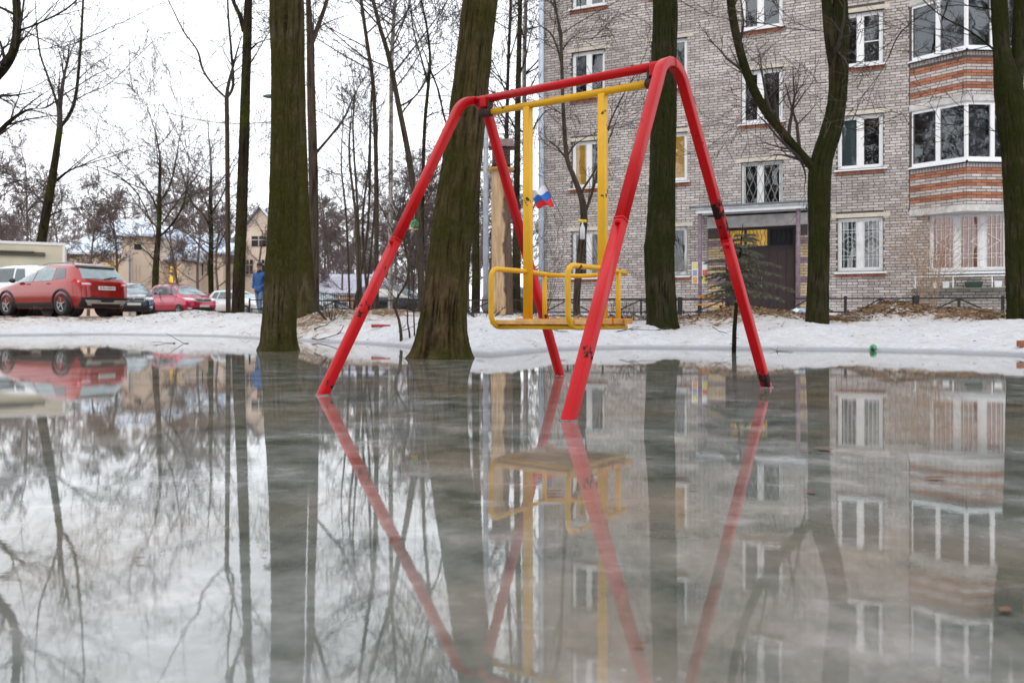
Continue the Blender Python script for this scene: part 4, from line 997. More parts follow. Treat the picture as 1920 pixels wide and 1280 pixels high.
# ------------------------------------------------------------------ woods, stump, spruce, shrubs
rng = random.Random(77)
proto = []
for k in range(4):
    mb = MB(); r2 = random.Random(200 + k)
    H = 9.5 + k
    P = [(0, 0, -0.3)]; d = np.array([0, 0, 1.0])
    for i in range(7): d = d + np.array([r2.gauss(0, 0.05), r2.gauss(0, 0.05), 0]); P.append(tuple(np.array(P[-1]) + d / np.linalg.norm(d) * H / 7))
    mb.tube(P, [0.15 * (1 - 0.11 * i) for i in range(8)], 6)
    for j in range(17):
        t = 0.22 + 0.76 * j / 17; i = min(int(t * 7), 6); an = r2.uniform(0, 6.28)
        grow(mb, P[i + 1], (math.cos(an), math.sin(an), r2.uniform(0.4, 1.0)), r2.uniform(1.6, 3.2) * (1.15 - 0.5 * t), 0.05, 0, r2, (6, 5, 4), 0.1, 0.2, (4, 3, 3, 3), 0.013)
    proto.append((np.array(mb.v), mb.f))
def wood(name, spots, kind='stuff'):
    mb = MB(); r2 = random.Random(5)
    for (X, Y, s) in spots:
        V, Fc = proto[r2.randrange(4)]; a = r2.uniform(0, 6.28); c, sn = math.cos(a) * s, math.sin(a) * s
        z0 = gz(X, Y)
        W = np.stack([V[:, 0] * c - V[:, 1] * sn + X, V[:, 0] * sn + V[:, 1] * c + Y, V[:, 2] * s + z0], -1)
        o = mb.n; mb.v.extend(map(tuple, W)); mb.n += len(W); mb.f.extend([tuple(i + o for i in f) for f in Fc])
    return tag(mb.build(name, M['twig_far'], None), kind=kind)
spots = []
for k in range(34):
    x = 575 + k * 8.5 + rng.uniform(-8, 8); Y = rng.uniform(48, 80); spots.append(((x - 960) / F_PX * Y, Y, rng.uniform(0.55, 0.95)))
for k in range(16):
    x = -60 + k * 40 + rng.uniform(-15, 15); Y = rng.uniform(80, 105); spots.append(((x - 960) / F_PX * Y, Y, rng.uniform(0.9, 1.3)))
for k in range(8):
    x = 860 + k * 18; Y = rng.uniform(45, 70); spots.append(((x - 960) / F_PX * Y, Y, rng.uniform(0.7, 1.0)))
wood('woods', spots)
# individual mid-distance trees on the left share two meshes
def mid_tree(x, Y, s, label):
    k = rng.randrange(4); V, Fc = proto[k]
    X = (x - 960) / F_PX * Y; z = gz(X, Y)
    t = thing('bare_tree', label, 'tree', (X, Y, z), rng.uniform(0, 6.28), 'bare trees round the cream houses')
    me = PM.get(k)
    if me is None:
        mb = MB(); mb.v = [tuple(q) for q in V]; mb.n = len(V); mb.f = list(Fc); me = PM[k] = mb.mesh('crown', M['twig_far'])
    o = bpy.data.objects.new('crown', me); col.objects.link(o); o.parent = t; o.scale = (s, s, s)
PM = {}
_nb = ['behind the box truck cab', 'close behind the box truck', 'over the hipped snowy roof', 'beside the small tower roof', 'behind the tower roof', 'over the wing with yellow windows', 'behind the wall with the dim window', 'beside the pointed gable', 'behind the bushy green-trunked tree', 'beyond the crooked tree', 'in front of the hipped-roof wall', 'before the small tower', 'before the wing with yellow windows', 'before the side wing with narrow windows', 'by the lavender picket fence']
for _k, (x, Y, s) in enumerate(((15, 48, 0.9), (45, 52, 0.95), (175, 66, 0.9), (225, 72, 1.0), (255, 78, 1.0), (345, 70, 1.05), (120, 60, 0.8), (480, 66, 0.9), (375, 78, 1.1), (-30, 44, 0.9), (165, 52, 0.75), (212, 55, 0.8), (338, 53, 0.7), (372, 56, 0.8), (412, 50, 0.7))):
    mid_tree(x, Y, s, 'bare many-branched tree ' + _nb[_k])
for X, Y, s in [(x_, y_, s_ * 1.7) for x_, y_, s_ in ((-14, -12, 1.0), (-9, -16, 1.1), (-20, -7, 1.0), (-4, -18, 1.2), (-25, 2, 1.0), (-17, -20, 1.2), (3, -15, 1.0), (9, -18, 1.1), (-28, -14, 1.2), (15, -14, 1.0), (-11, -11, 0.9), (-22, -16, 1.1), (-6, -13, 1.0), (-32, -4, 1.1), (-1, -21, 1.2), (-13, -25, 1.3), (-24, 8, 0.9), (-30, 5, 1.0), (-27, 13, 0.9), (-36, 9, 1.1), (30, -12, 1.0), (35, -16, 1.1), (38, -9, 1.0), (27, -18, 1.1), (33, -6, 0.9), (23, -12, 0.9), (42, -14, 1.1))]:   # behind the camera, mirrored in the windows
    k = rng.randrange(4); t = thing('bare_tree', 'bare tree on the far side of the flooded yard', 'tree', (X, Y, gz(X, Y)), 0, 'bare trees across the yard')
    me = PM.get(k)
    if me is None:
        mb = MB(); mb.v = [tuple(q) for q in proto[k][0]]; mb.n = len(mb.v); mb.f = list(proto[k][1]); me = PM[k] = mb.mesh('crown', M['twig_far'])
    o = bpy.data.objects.new('crown', me); col.objects.link(o); o.parent = t; o.scale = (s, s, s * 1.1)

# peeled stump with a little wooden hut on top
Ys = 15.0
sp_ = [(940, 612, 50), (940, 600, 46), (941, 560, 41), (941, 480, 38), (939, 400, 35), (938, 340, 33), (938, 322, 33)]
P = [px(x, y, Ys) for x, y, w in sp_]; base = (P[0].x, P[0].y, P[0].z - 0.1)
st = thing('tree_stump', 'tall dead stump with peeled pale wood beside the grey lamp pole', 'stump', base)
def peeled():
    m, n, l, bs = nodes_of('peeled_wood')
    mp = coords(n, l, (1, 1, 0.12)); mo = coords(n, l)
    t = noise(n, l, mp, 16, 6, 0.65); g = noise(n, l, mo, 2.2, 5)
    w = ramp(n, [(0.3, (0.30, 0.18, 0.09)), (0.65, (0.60, 0.43, 0.26))]); l.new(t.outputs[0], w.inputs[0])
    d = ramp(n, [(0.3, (0.05, 0.03, 0.02)), (0.7, (0.17, 0.11, 0.07))]); l.new(t.outputs[0], d.inputs[0])
    sx = n.new('ShaderNodeSeparateXYZ'); l.new(mo.outputs[0], sx.inputs[0])
    a = n.new('ShaderNodeMath'); a.operation = 'MULTIPLY_ADD'; a.inputs[1].default_value = 3.2; l.new(sx.outputs[0], a.inputs[0]); l.new(g.outputs[0], a.inputs[2])
    mk = ramp(n, [(0.62, (0, 0, 0)), (0.72, (1, 1, 1))]); l.new(a.outputs[0], mk.inputs[0])
    mx = n.new('ShaderNodeMixRGB'); l.new(mk.outputs[0], mx.inputs[0]); l.new(w.outputs[0], mx.inputs[1]); l.new(d.outputs[0], mx.inputs[2])
    l.new(mx.outputs[0], bs.inputs['Base Color']); bs.inputs['Roughness'].default_value = 0.8
    bump(n, l, t.outputs[0], bs, 0.7, 0.02); return m
tm = MB(); rough_trunk(tm, [Vector(base)] + P, [0.27] + [w / 2 * Ys / F_PX for _, _, w in sp_], 60, 16, 0.06, 4); tm.tube([P[-1], P[-1] + Vector((0, 0, 0.01))], 0.16, 14); tm.tint.extend([0.0] * 28)
tm.build('trunk', peeled(), st, True, base)
cp = MB(); cp.lathe([(0.05, -0.03), (0.25, 0.0), (0.27, 0.03), (0.1, 0.06)], P[-1] + Vector((0.0, 0, 0.02)), 12); cp.build('rim', M['wood_bare'], st, False, base)
hc = P[-1] + Vector((0.02, 0, 0.10))
hut = thing('bird_house', 'small dark log birdhouse sitting on the peeled stump', 'birdhouse', tuple(hc))
dw = simple('weathered_dark_wood', (0.075, 0.045, 0.038), 0.85, 0, 0.4, 20, 0.3)
q = MB()
for k in range(6):
    z = 0.03 + k * 0.055
    for sx in (-1, 1):
        q.tube([(-0.17, sx * 0.13, z), (0.17, sx * 0.13, z)], 0.028, 6)
        q.tube([(sx * 0.14, -0.16, z + 0.027), (sx * 0.14, 0.16, z + 0.027)], 0.028, 6)
q.build('log_wall', dw, hut)
q = MB(); q.add([(-0.24, -0.2, 0.34), (0.24, -0.2, 0.34), (0.24, 0.2, 0.34), (-0.24, 0.2, 0.34), (-0.22, 0, 0.52), (0.22, 0, 0.52)], [(0, 1, 5, 4), (2, 3, 4, 5), (0, 4, 3), (1, 2, 5), (0, 3, 2, 1)]); q.build('roof', simple('pinkish_hut_roof', (0.16, 0.11, 0.11), 0.85, 0, 0.4, 14), hut)

# grey lamp pole and the hanging street lamp
p0 = px(911, 600, 19); 
po = thing('lamp_pole', 'grey galvanised steel pole beside the peeled stump', 'pole', (p0.x, p0.y, gz(p0.x, p0.y) - 0.1))
q = MB(); q.tube([(0, 0, 0), (0, 0, 1.5), (0, 0, 8.2)], [0.072, 0.066, 0.05], 12); q.build('shaft', M['pole'], po, True)
q = MB(); q.tube([(0, 0, 8.1), (0.2, 0, 8.5), (1.2, 0, 8.7)], 0.03, 8); q.build('arm', M['pole'], po, True)
p0 = px(541, 560, 24); l0 = px(505, 182, 24)
po = thing('street_lamp', 'street lamp head reaching out from behind the stout mossy trunk', 'street lamp', (p0.x, p0.y, gz(p0.x, p0.y) - 0.1))
zb = l0.z - po.location.z; dx = l0.x - p0.x
q = MB(); q.tube([(0, 0, 0), (0, 0, zb - 0.5)], [0.08, 0.05], 10); q.build('shaft', M['pole'], po, True)
q = MB(); q.tube([(0, 0, zb - 0.55), (-0.05, 0, zb - 0.15), (dx * 0.5, 0, zb + 0.02), (dx * 0.8, 0, zb + 0.02)], 0.025, 8); q.build('arm', M['pole'], po, True)
q = MB(); q.grid(lambda u, v: (dx - 0.18 + 0.42 * u, 0.11 * math.cos(v * 2 * math.pi) * math.sin(math.pi * (0.08 + 0.84 * u)) ** 0.5, zb + 0.02 + 0.06 * math.sin(v * 2 * math.pi) * math.sin(math.pi * (0.08 + 0.84 * u)) ** 0.5), 10, 12); q.build('lamp_head', simple('teal_lamp_shell', (0.10, 0.15, 0.17), 0.4, 0.3), po, True)
wr = MB()
for (x0, y0, x1, y1) in ((300, 208, 545, 224), (520, 318, 640, 318)):
    a, b = px(x0, y0, 24.5), px(x1, y1, 24.5); wr.tube([a + (b - a) * k - Vector((0, 0, 0.25 * math.sin(math.pi * k))) for k in np.linspace(0, 1, 10)], 0.012, 5)
tag(wr.build('overhead_wire', M['black_trim'], None), 'thin dark overhead wires crossing behind the trunks', 'wire')

# young spruce frozen into the ice edge
sb = on_ice(1375, 660); spr = thing('spruce_sapling', 'scraggly young spruce with bare lower stem frozen in at the shore', 'tree', (sb.x, sb.y, -0.05))
Ysp = sb.y
def spx(x, y): p = px(x, y, Ysp); return Vector((p.x - sb.x, 0, p.z + 0.05))
stem = [spx(1376, 668), spx(1377, 620), spx(1380, 580), spx(1384, 520), spx(1389, 460), spx(1393, 420)]
q = MB(); q.tube(stem, [0.028, 0.026, 0.023, 0.018, 0.011, 0.004], 8)
r2 = random.Random(8)
for k in range(30):
    z = r2.uniform(0.02, 0.55); an = r2.uniform(0, 6.28); L = r2.uniform(0.02, 0.09)
    x = np.interp(z, [s.z for s in stem], [s.x for s in stem]); q.tube([(x, 0, z), (x + math.cos(an) * L, math.sin(an) * L, z + r2.uniform(-0.01, 0.03))], [0.005, 0.002], 4)
q.build('trunk', M['bark_dark'], spr, True)
nd = MB(); tw = MB()
def needles(a, b, dens=560):
    a = np.array(a); b = np.array(b); L = np.linalg.norm(b - a); u = (b - a) / L
    for k in range(int(L * dens) + 3):
        t = r2.random(); c = a + (b - a) * t
        v = np.array([r2.gauss(0, 1), r2.gauss(0, 1), r2.gauss(0.2, 1)]); v = v - u * v.dot(u) * 0.4 + u * 0.5; v /= np.linalg.norm(v)
        ln = r2.uniform(0.018, 0.034); s = np.cross(v, u); s = s / max(1e-6, np.linalg.norm(s)) * 0.0042
        nd.add([c - s, c + s, c + v * ln], [(0, 1, 2)])
def bough(z, an, L, droop):
    x = np.interp(z, [s.z for s in stem], [s.x for s in stem]); p = np.array([x, 0, z]); d = np.array([math.cos(an), math.sin(an), 0.12]); pts = [p]
    n = 6
    for i in range(n):
        pts.append(pts[-1] + d / np.linalg.norm(d) * L / n); d = d + np.array([r2.gauss(0, 0.1), r2.gauss(0, 0.1), -droop / n])
        if i >= 0:
            for sg in (-1, 1):
                sd = np.array([-d[1] * sg, d[0] * sg, -0.25]) * 0.9 + d * 0.8; sd /= np.linalg.norm(sd); l2 = L * r2.uniform(0.18, 0.36) * (1.2 - i / n)
                e = pts[-1] + sd * l2; tw.tube([pts[-1], e], [0.0025, 0.001], 3, cap=False); needles(pts[-1], e)
    tw.tube(pts, [0.006 - 0.0008 * i for i in range(n + 1)], 4, cap=False)
    for i in range(n): needles(pts[i], pts[i + 1])
for k in range(40):
    t = r2.random(); z = 0.66 + 0.80 * t; bough(z, r2.uniform(0, 6.28), (0.50 - 0.32 * t) * r2.uniform(0.5, 1.1), r2.uniform(0.2, 0.9))
for an, z, L in ((0.1, 0.86, 0.66), (0.25, 1.12, 0.50), (3.0, 0.98, 0.42), (2.9, 1.15, 0.40), (0.0, 1.0, 0.5), (3.4, 0.85, 0.36)): bough(z, an, L, 0.5)
tw.build('twigs', M['twig'], spr); nd.build('needles', simple('dull_green_needles', (0.15, 0.148, 0.10), 0.7, 0, 0.4, 30), spr)

def shrub(name, label, x, y, Y, n, h, spread, mat, seed):
    r3 = random.Random(seed); b = px(x, y, Y); z = gz(b.x, b.y) - 0.05
    t = thing(name, label, 'shrub', (b.x, b.y, z)); mb = MB()
    for k in range(n):
        an = r3.uniform(0, 6.28); grow(mb, (0.12 * math.cos(an), 0.12 * math.sin(an), 0), (math.cos(an) * spread, math.sin(an) * spread, 1), h * r3.uniform(0.6, 1.0), 0.009, 1, r3, (0, 4, 3), 0.05, 0.12, rmin=0.003)
    mb.build('stems', mat, t); return t
tan_t = simple('tan_stems', (0.30, 0.19, 0.11), 0.8, 0, 0.3, 5)
shrub('bare_shrub', 'bare tan-stemmed shrub under the salmon-curtained window', 1742, 600, 19.2, 20, 2.6, 0.16, tan_t, 3)
shrub('bare_shrub', 'thin bare shrub at the corner of the brick wall by the downpipe', 1015, 598, 21, 12, 2.4, 0.25, M['twig'], 4)
shrub('bare_shrub', 'low tangled twigs at the foot of the flared mossy trunk', 622, 598, 15.5, 14, 0.6, 1.0, M['twig'], 5)
shrub('bare_shrub', 'low tangled twigs beside the foot of the peeled stump', 908, 610, 14.5, 12, 0.35, 1.4, M['twig'], 6)
shrub('bare_shrub', 'dry twigs poking up by the fence next to the green trunk', 1190, 606, 13.8, 12, 0.4, 1.3, M['twig'], 7)

# ------------------------------------------------------------------ iron fence, one thing per bay
def fence_bay(p, q, label, style=0):
    p = Vector(p); q = Vector(q); L = (q - p).length; an = math.atan2(q.y - p.y, q.x - p.x)
    t = thing('iron_fence', label, 'fence', tuple(p), an, 'low iron fence bays')
    t.rotation_euler = (0, -math.asin((q.z - p.z) / L), an)
    TOP, LOW = 0.56, 0.27
    a = MB(); a.bar((0, 0, TOP), (L, 0, TOP), 0.035); a.build('top_rail', M['iron'], t)
    a = MB(); a.bar((0, 0, LOW), (L, 0, LOW), 0.035); a.build('lower_rail', M['iron'], t)
    a = MB(); a.bar((L / 2, 0, -0.15), (L / 2, 0, TOP - 0.018), 0.045); a.build('post', M['iron'], t)
    for s in (-1, 1):
        a = MB(); a.bar((L / 2 + s * 0.02, 0.002, TOP - 0.02), (L / 2 + s * L * 0.33, 0.002, LOW + 0.01), 0.028); a.build('brace', M['iron'], t)
    for x in (L * 0.04, L * 0.62):
        a = MB(); a.bar((x, 0, -0.15), (x, 0, LOW + 0.05), 0.03); a.build('short_post', M['iron'], t)
    a = MB(); a.bar((0, 0, -0.2), (0, 0, TOP + 0.05), 0.11 if style else 0.05); a.build('end_post', M['iron'], t)
xs = [(560, 19.5), (700, 19.3), (850, 19.0), (1000, 18.6), (1130, 18.2), (1275, 17.9), (1450, 17.5), (1585, 17.2), (1717, 17.0), (1880, 16.8), (2060, 16.5)]
near_lb = ['by the flared mossy trunk', 'in front of the dark car', 'behind the leaning trunk', 'behind the swing seat', 'behind the young tree', 'before the notice board', 'before the entrance door', 'under the grid-barred window', 'under the salmon-curtained window', 'by the two-stemmed trunk']
for i in range(len(xs) - 1):
    pts = []
    for x, Y in (xs[i], xs[i + 1]):
        X = (x - 960) / F_PX * Y; pts.append((X, Y, 0.27))
    fence_bay(pts[0], pts[1], 'bay of low black iron fence ' + near_lb[i], 1 if xs[i][0] in (1717, 1275) else 0)
# fence by the road on the left (short piece) and the thin railing behind the clump
a0, a1 = px(468, 585, 25), px(500, 585, 25)
fence_bay((a0.x, 25, 0.42), (a1.x + 1.2, 25.2, 0.42), 'short black iron fence end beside the walking person')
def railing(x0, x1, Y, h, n, mat, label, z=None):
    A_, B_ = px(x0, 580, Y), px(x1, 580, Y); z0 = gz(A_.x, Y) if z is None else z
    t = thing('railing', label, 'railing', (A_.x, Y, z0)); L = B_.x - A_.x
    for zz in (h * 0.92, h * 0.25):
        a = MB(); a.bar((0, 0, zz), (L, 0, zz), 0.035); a.build('rail', mat, t)
    for k in range(n):
        a = MB(); a.bar((L * k / (n - 1), 0, -0.1), (L * k / (n - 1), 0, h), 0.022); a.build('picket', mat, t)
railing(603, 676, 33, 1.0, 22, M['iron'], 'thin black picket railing beside the sapling clump')
railing(372, 425, 52, 1.2, 14, simple('lavender_fence_paint', (0.40, 0.38, 0.50), 0.7), 'pale lavender picket fence behind the pinkish red car')

# ------------------------------------------------------------------ far houses
def pxw(x, Y): return (x - 960) / F_PX * Y
def pz(y, Y): return CAM_H + (HOR - y) / F_PX * Y
house = thing('cream_house', 'cream plastered old house with several snowy roofs and lit windows', 'house', (pxw(250, 62), 62, 0.4))
ho = tuple(house.location)
def hbox(name, x0, x1, ytop, Y, depth, mat=None, parent=house, o=ho):
    q = MB(); q.b2((pxw(x0, Y), Y, 0.2), (pxw(x1, Y), Y + depth, pz(ytop, Y))); return q.build(name, mat or M['cream_wall'], parent, False, o)
def hroof(x0, x1, ye, yr, Y, depth, inset=0.3, o=ho, parent=house, mat=None):
    """hipped roof above a wall block"""
    a, b, ze, zr = pxw(x0, Y) - 0.35, pxw(x1, Y) + 0.35, pz(ye, Y), pz(yr, Y); ins = (b - a) * inset
    q = MB(); q.add([(a, Y - 0.4, ze), (b, Y - 0.4, ze), (b, Y + depth + 0.4, ze), (a, Y + depth + 0.4, ze), (a + ins, Y + depth * 0.5, zr), (b - ins, Y + depth * 0.5, zr),
                     (a, Y - 0.4, ze - 0.12), (b, Y - 0.4, ze - 0.12), (b, Y + depth + 0.4, ze - 0.12), (a, Y + depth + 0.4, ze - 0.12)], [(0, 1, 5, 4), (1, 2, 5), (2, 3, 4, 5), (3, 0, 4), (6, 7, 1, 0), (7, 8, 2, 1), (9, 6, 0, 3), (9, 8, 7, 6)])
    return q.build('roof', mat or M['snow_roof'], parent, False, o)
def hwin(x0, x1, y0, y1, Y, mat, parent=house, o=ho, bars=True):
    q = MB(); a, b, z1, z0 = pxw(x0, Y), pxw(x1, Y), pz(y0, Y), pz(y1, Y); q.b2((a, Y - 0.05, z0), (b, Y - 0.004, z1)); w = q.build('window', mat, parent, False, o)
    if bars:
        q = MB(); q.b2(((a + b) / 2 - 0.04, Y - 0.09, z0), ((a + b) / 2 + 0.04, Y - 0.052, z1)); q.b2((a, Y - 0.085, z0 + (z1 - z0) * 0.6), (b, Y - 0.053, z0 + (z1 - z0) * 0.6 + 0.07)); q.build('glazing_bar', M['plaster_cream'], w, False, o)
hbox('wall', 118, 250, 474, 60, 10); hroof(118, 250, 474, 395, 60, 10, 0.33)
hbox('tower', 228, 292, 441, 58.5, 7); hroof(228, 292, 441, 414, 58.5, 7, 0.15)
hbox('wing', 292, 350, 487, 60, 12); hroof(290, 352, 486, 424, 60.3, 12, 0.02)
hbox('side_wing', 350, 418, 474, 63, 14); hroof(348, 420, 474, 440, 63, 14, 0.1)
hwin(197, 222, 492, 513, 60, M['lit_dim']); hwin(252, 265, 458, 468, 58.5, M['dark_room'], bars=False); hwin(293, 301, 499, 529, 60, M['lit']); hwin(319, 334, 500, 530, 60, M['lit'])
hwin(250, 262, 497, 526, 58.5, M['cream_wall']); hwin(353, 357, 490, 504, 63, M['dark_room'], bars=False); hwin(376, 381, 490, 516, 63, M['dark_room'], bars=False); hwin(389, 394, 490, 516, 63, M['dark_room'], bars=False)
gut = MB(); gut.tube([(pxw(243, 58.3), 58.3, 0.4), (pxw(243, 58.3), 58.3, pz(478, 58.3))], 0.07, 6); gut.build('downpipe', M['pole'], house, False, ho)
gh = thing('gable_house', 'cream house with a tall pointed gable and dark windows', 'house', (pxw(490, 66), 66, 0.4)); go = tuple(gh.location)
hbox('wall', 440, 535, 450, 66, 12, parent=gh, o=go)
q = MB(); a, b, c = pxw(440, 66), pxw(535, 66), pxw(488, 66); q.add([(a, 66, pz(450, 66)), (b, 66, pz(450, 66)), (c, 66, pz(391, 66)), (a, 78, pz(450, 66)), (b, 78, pz(450, 66)), (c, 78, pz(391, 66))], [(0, 1, 2, ), (0, 3, 4, 1), (4, 3, 5), (0, 2, 5, 3), (1, 4, 5, 2)]); q.build('gable', M['cream_wall'], gh, False, go)
q = MB(); q.add([(a - 0.3, 65.6, pz(453, 66)), (c, 65.6, pz(388, 66)), (c, 78, pz(388, 66)), (a - 0.3, 78, pz(453, 66)), (b + 0.3, 65.6, pz(453, 66)), (b + 0.3, 78, pz(453, 66))], [(0, 3, 2, 1), (4, 1, 2, 5)]); q.build('roof', M['snow_roof'], gh, False, go)
hwin(472, 499, 443, 462, 66, M['dark_room'], gh, go); hwin(462, 474, 487, 513, 66, M['dark_room'], gh, go); hwin(485, 496, 487, 510, 66, M['dark_room'], gh, go)
shd = thing('shed', 'long low shed with pale lavender snow-covered roof behind the saplings', 'shed', (pxw(650, 50), 50, 0.4)); sho = tuple(shd.location)
hbox('wall', 560, 720, 552, 50, 6, M['concrete'], shd, sho)
q = MB(); q.add([(pxw(555, 50), 49.6, pz(553, 50)), (pxw(724, 50), 49.6, pz(553, 50)), (pxw(716, 54), 54, pz(514, 54)), (pxw(572, 54), 54, pz(514, 54)), (pxw(724, 50), 58, pz(553, 50)), (pxw(555, 50), 58, pz(553, 50))], [(0, 1, 2, 3), (4, 5, 3, 2), (1, 4, 2), (5, 0, 3)]); q.build('roof', simple('lavender_snow_roof', (0.52, 0.52, 0.62), 0.8, 0, 0.2, 1.5), shd, False, sho)
q = MB(); q.b2((pxw(598, 47), 47, 0.3), (pxw(662, 47), 47.1, pz(557, 47))); tag(q.build('board_fence', simple('orange_board', (0.50, 0.25, 0.12), 0.8, 0, 0.3, 2)), 'orange-brown board fence behind the thin picket railing', 'fence')

# ------------------------------------------------------------------ vehicles
def car(name, label, cat, loc, heading, paint, zs, xr, xf, hw, belt=0.95, n_exp=5.0, kind='wagon', detail=True):
    """car body as a stack of rounded plan sections; x forward, y to the left, z up"""
    t = thing(name, label, cat, loc, heading)
    zs, xr, xf, hw = map(np.array, (zs, xr, xf, hw))
    zz = np.linspace(zs[0], zs[-1], 40)
    def smooth_interp(z, v):
        return np.interp(z, zs, v) * 0.5 + 0.25 * np.interp(z - 0.03, zs, v) + 0.25 * np.interp(z + 0.03, zs, v)
    XR, XF, HW = smooth_interp(zz, xr), smooth_interp(zz, xf), smooth_interp(zz, hw)
    NA = 64; an = np.arange(NA) * 2 * math.pi / NA
    def sec(z): return smooth_interp(z, xr), smooth_interp(z, xf), smooth_interp(z, hw)
    V = []; Fc = []
    ca = np.sign(np.cos(an)) * np.abs(np.cos(an)) ** (2 / n_exp); sa2 = np.sign(np.sin(an)) * np.abs(np.sin(an)) ** (2 / n_exp)
    for k in range(len(zz)):
        cx, a = (XR[k] + XF[k]) / 2, (XF[k] - XR[k]) / 2
        for i in range(NA): V.append((cx + a * ca[i], HW[k] * sa2[i], zz[k]))
    for k in range(len(zz) - 1):
        for i in range(NA): j = (i + 1) % NA; Fc.append((k * NA + i, k * NA + j, (k + 1) * NA + j, (k + 1) * NA + i))
    Fc.append(tuple(range(NA))[::-1]); Fc.append(tuple((len(zz) - 1) * NA + i for i in range(NA)))
    mb = MB(); mb.add(V, Fc); body = mb.build('body', paint, t, True)
    wr_ = 0.325; wx = (xr.min() + 0.83, xf.max() - 0.86); W = hw.max()
    # wheel arches cut through the body
    cut = MB()
    for x in wx: cut.lathe([(wr_ + 0.055, -1.3), (wr_ + 0.055, 1.3)], (x, 0, wr_), 24, 'y')
    co = cut.build('arch_cutter', None); co.parent = t
    bm = body.modifiers.new('arch', 'BOOLEAN'); bm.object = co; bm.operation = 'DIFFERENCE'; bm.solver = 'EXACT'
    bpy.context.view_layer.update()
    dg = bpy.context.evaluated_depsgraph_get(); me = bpy.data.meshes.new_from_object(body.evaluated_get(dg)); body.modifiers.clear(); body.data = me
    me.polygons.foreach_set('use_smooth', [abs(p.normal.z) < 0.999 for p in me.polygons])
    bpy.data.objects.remove(co)
    def side_y(x, z):
        a0, b0, w0 = sec(z); c = (a0 + b0) / 2; a = (b0 - a0) / 2; return w0 * max(0.0, 1 - min(1, abs((x - c) / a)) ** n_exp) ** (1 / n_exp)
    def end_x(y, z, s):
        a0, b0, w0 = sec(z); c = (a0 + b0) / 2; a = (b0 - a0) / 2; return c + s * a * max(0.0, 1 - min(1, abs(y / w0)) ** n_exp) ** (1 / n_exp)
    def quad(pts, u, v): (a, b, c, d) = pts; return ((a[0] * (1 - u) + b[0] * u) * (1 - v) + (d[0] * (1 - u) + c[0] * u) * v, (a[1] * (1 - u) + b[1] * u) * (1 - v) + (d[1] * (1 - u) + c[1] * u) * v)
    def side_patch(nm, pts, s, mat, off=0.006, par=t):
        q = MB()
        def fn(u, v): x, z = quad(pts, u, v); return (x, s * (side_y(x, z) + off), z)
        q.grid(fn, 10, 6); return q.build(nm, mat, par, True)
    def end_patch(nm, pts, s, mat, off=0.006, par=t):
        q = MB()
        def fn(u, v): y, z = quad(pts, u, v); return (end_x(y, z, s) + s * off, y, z)
        q.grid(fn, 12, 6); return q.build(nm, mat, par, True)
    # wheels
    for x in wx:
        for s in (-1, 1):
            q = MB(); y0 = s * (W - 0.20); y1 = s * (W - 0.005)
            q.lathe([(0.2, y0), (wr_ - 0.02, y0), (wr_, y0 + s * 0.03), (wr_, y1 - s * 0.03), (wr_ - 0.025, y1), (0.215, y1 - s * 0.005), (0.20, y1 - s * 0.03)], (x, 0, wr_), 28, 'y'); wo = q.build('wheel', M['tyre'], t, True)
            q = MB(); q.lathe([(0.205, y1 - s * 0.04), (0.205, y1 - s * 0.012), (0.185, y1 - s * 0.02), (0.17, y1 - s * 0.06)], (x, 0, wr_), 24, 'y')
            for k in range(5):
                a_ = k * 2 * math.pi / 5 + 0.3; q.bar((x + 0.03 * math.cos(a_), y1 - s * 0.03, wr_ + 0.03 * math.sin(a_)), (x + 0.19 * math.cos(a_), y1 - s * 0.02, wr_ + 0.19 * math.sin(a_)), 0.03, 0.055, (0, 1, 0))
            q.lathe([(0.05, y1 - s * 0.03), (0.04, y1 - s * 0.01)], (x, 0, wr_), 12, 'y'); q.build('rim', M['rim'], wo, False)
            q = MB(); q.lathe([(wr_ + 0.05, s * (W - 0.5)), (wr_ + 0.05, s * (W - 0.22))], (x, 0, wr_), 20, 'y'); q.build('wheel_well', M['black_trim'], t)
    return t, side_patch, end_patch, side_y, end_x, wx, wr_, W
M['tyre'] = simple('tyre_rubber', (0.02, 0.02, 0.021), 0.8, 0, 0.3, 20)
M['rim'] = simple('alloy_rim', (0.35, 0.35, 0.36), 0.35, 0.8, 0.2, 10)
M['car_glass'] = simple('car_window_glass', (0.06, 0.085, 0.09), 0.04, 0, 0.3, 2, 0, 0.9)
M['car_glass_light'] = simple('misted_car_glass', (0.22, 0.30, 0.32), 0.10, 0, 0.25, 3, 0, 0.8)
M['lamp_red'] = simple('red_lamp_lens', (0.45, 0.012, 0.02), 0.12, 0, 0.3, 14, 0, 0.8)
M['lamp_clear'] = simple('clear_lamp_lens', (0.65, 0.66, 0.68), 0.1, 0, 0.15, 14, 0, 0.8)
M['grey_plastic'] = simple('silver_skid_plastic', (0.42, 0.38, 0.34), 0.5, 0.2, 0.15)
M['plate'] = simple('number_plate', (0.60, 0.60, 0.58), 0.5, 0, 0.1)
def paint(nm, c): return simple(nm, c, 0.14, 0.25, 0.12, 1.2, 0, 0.6, None, 0.7)

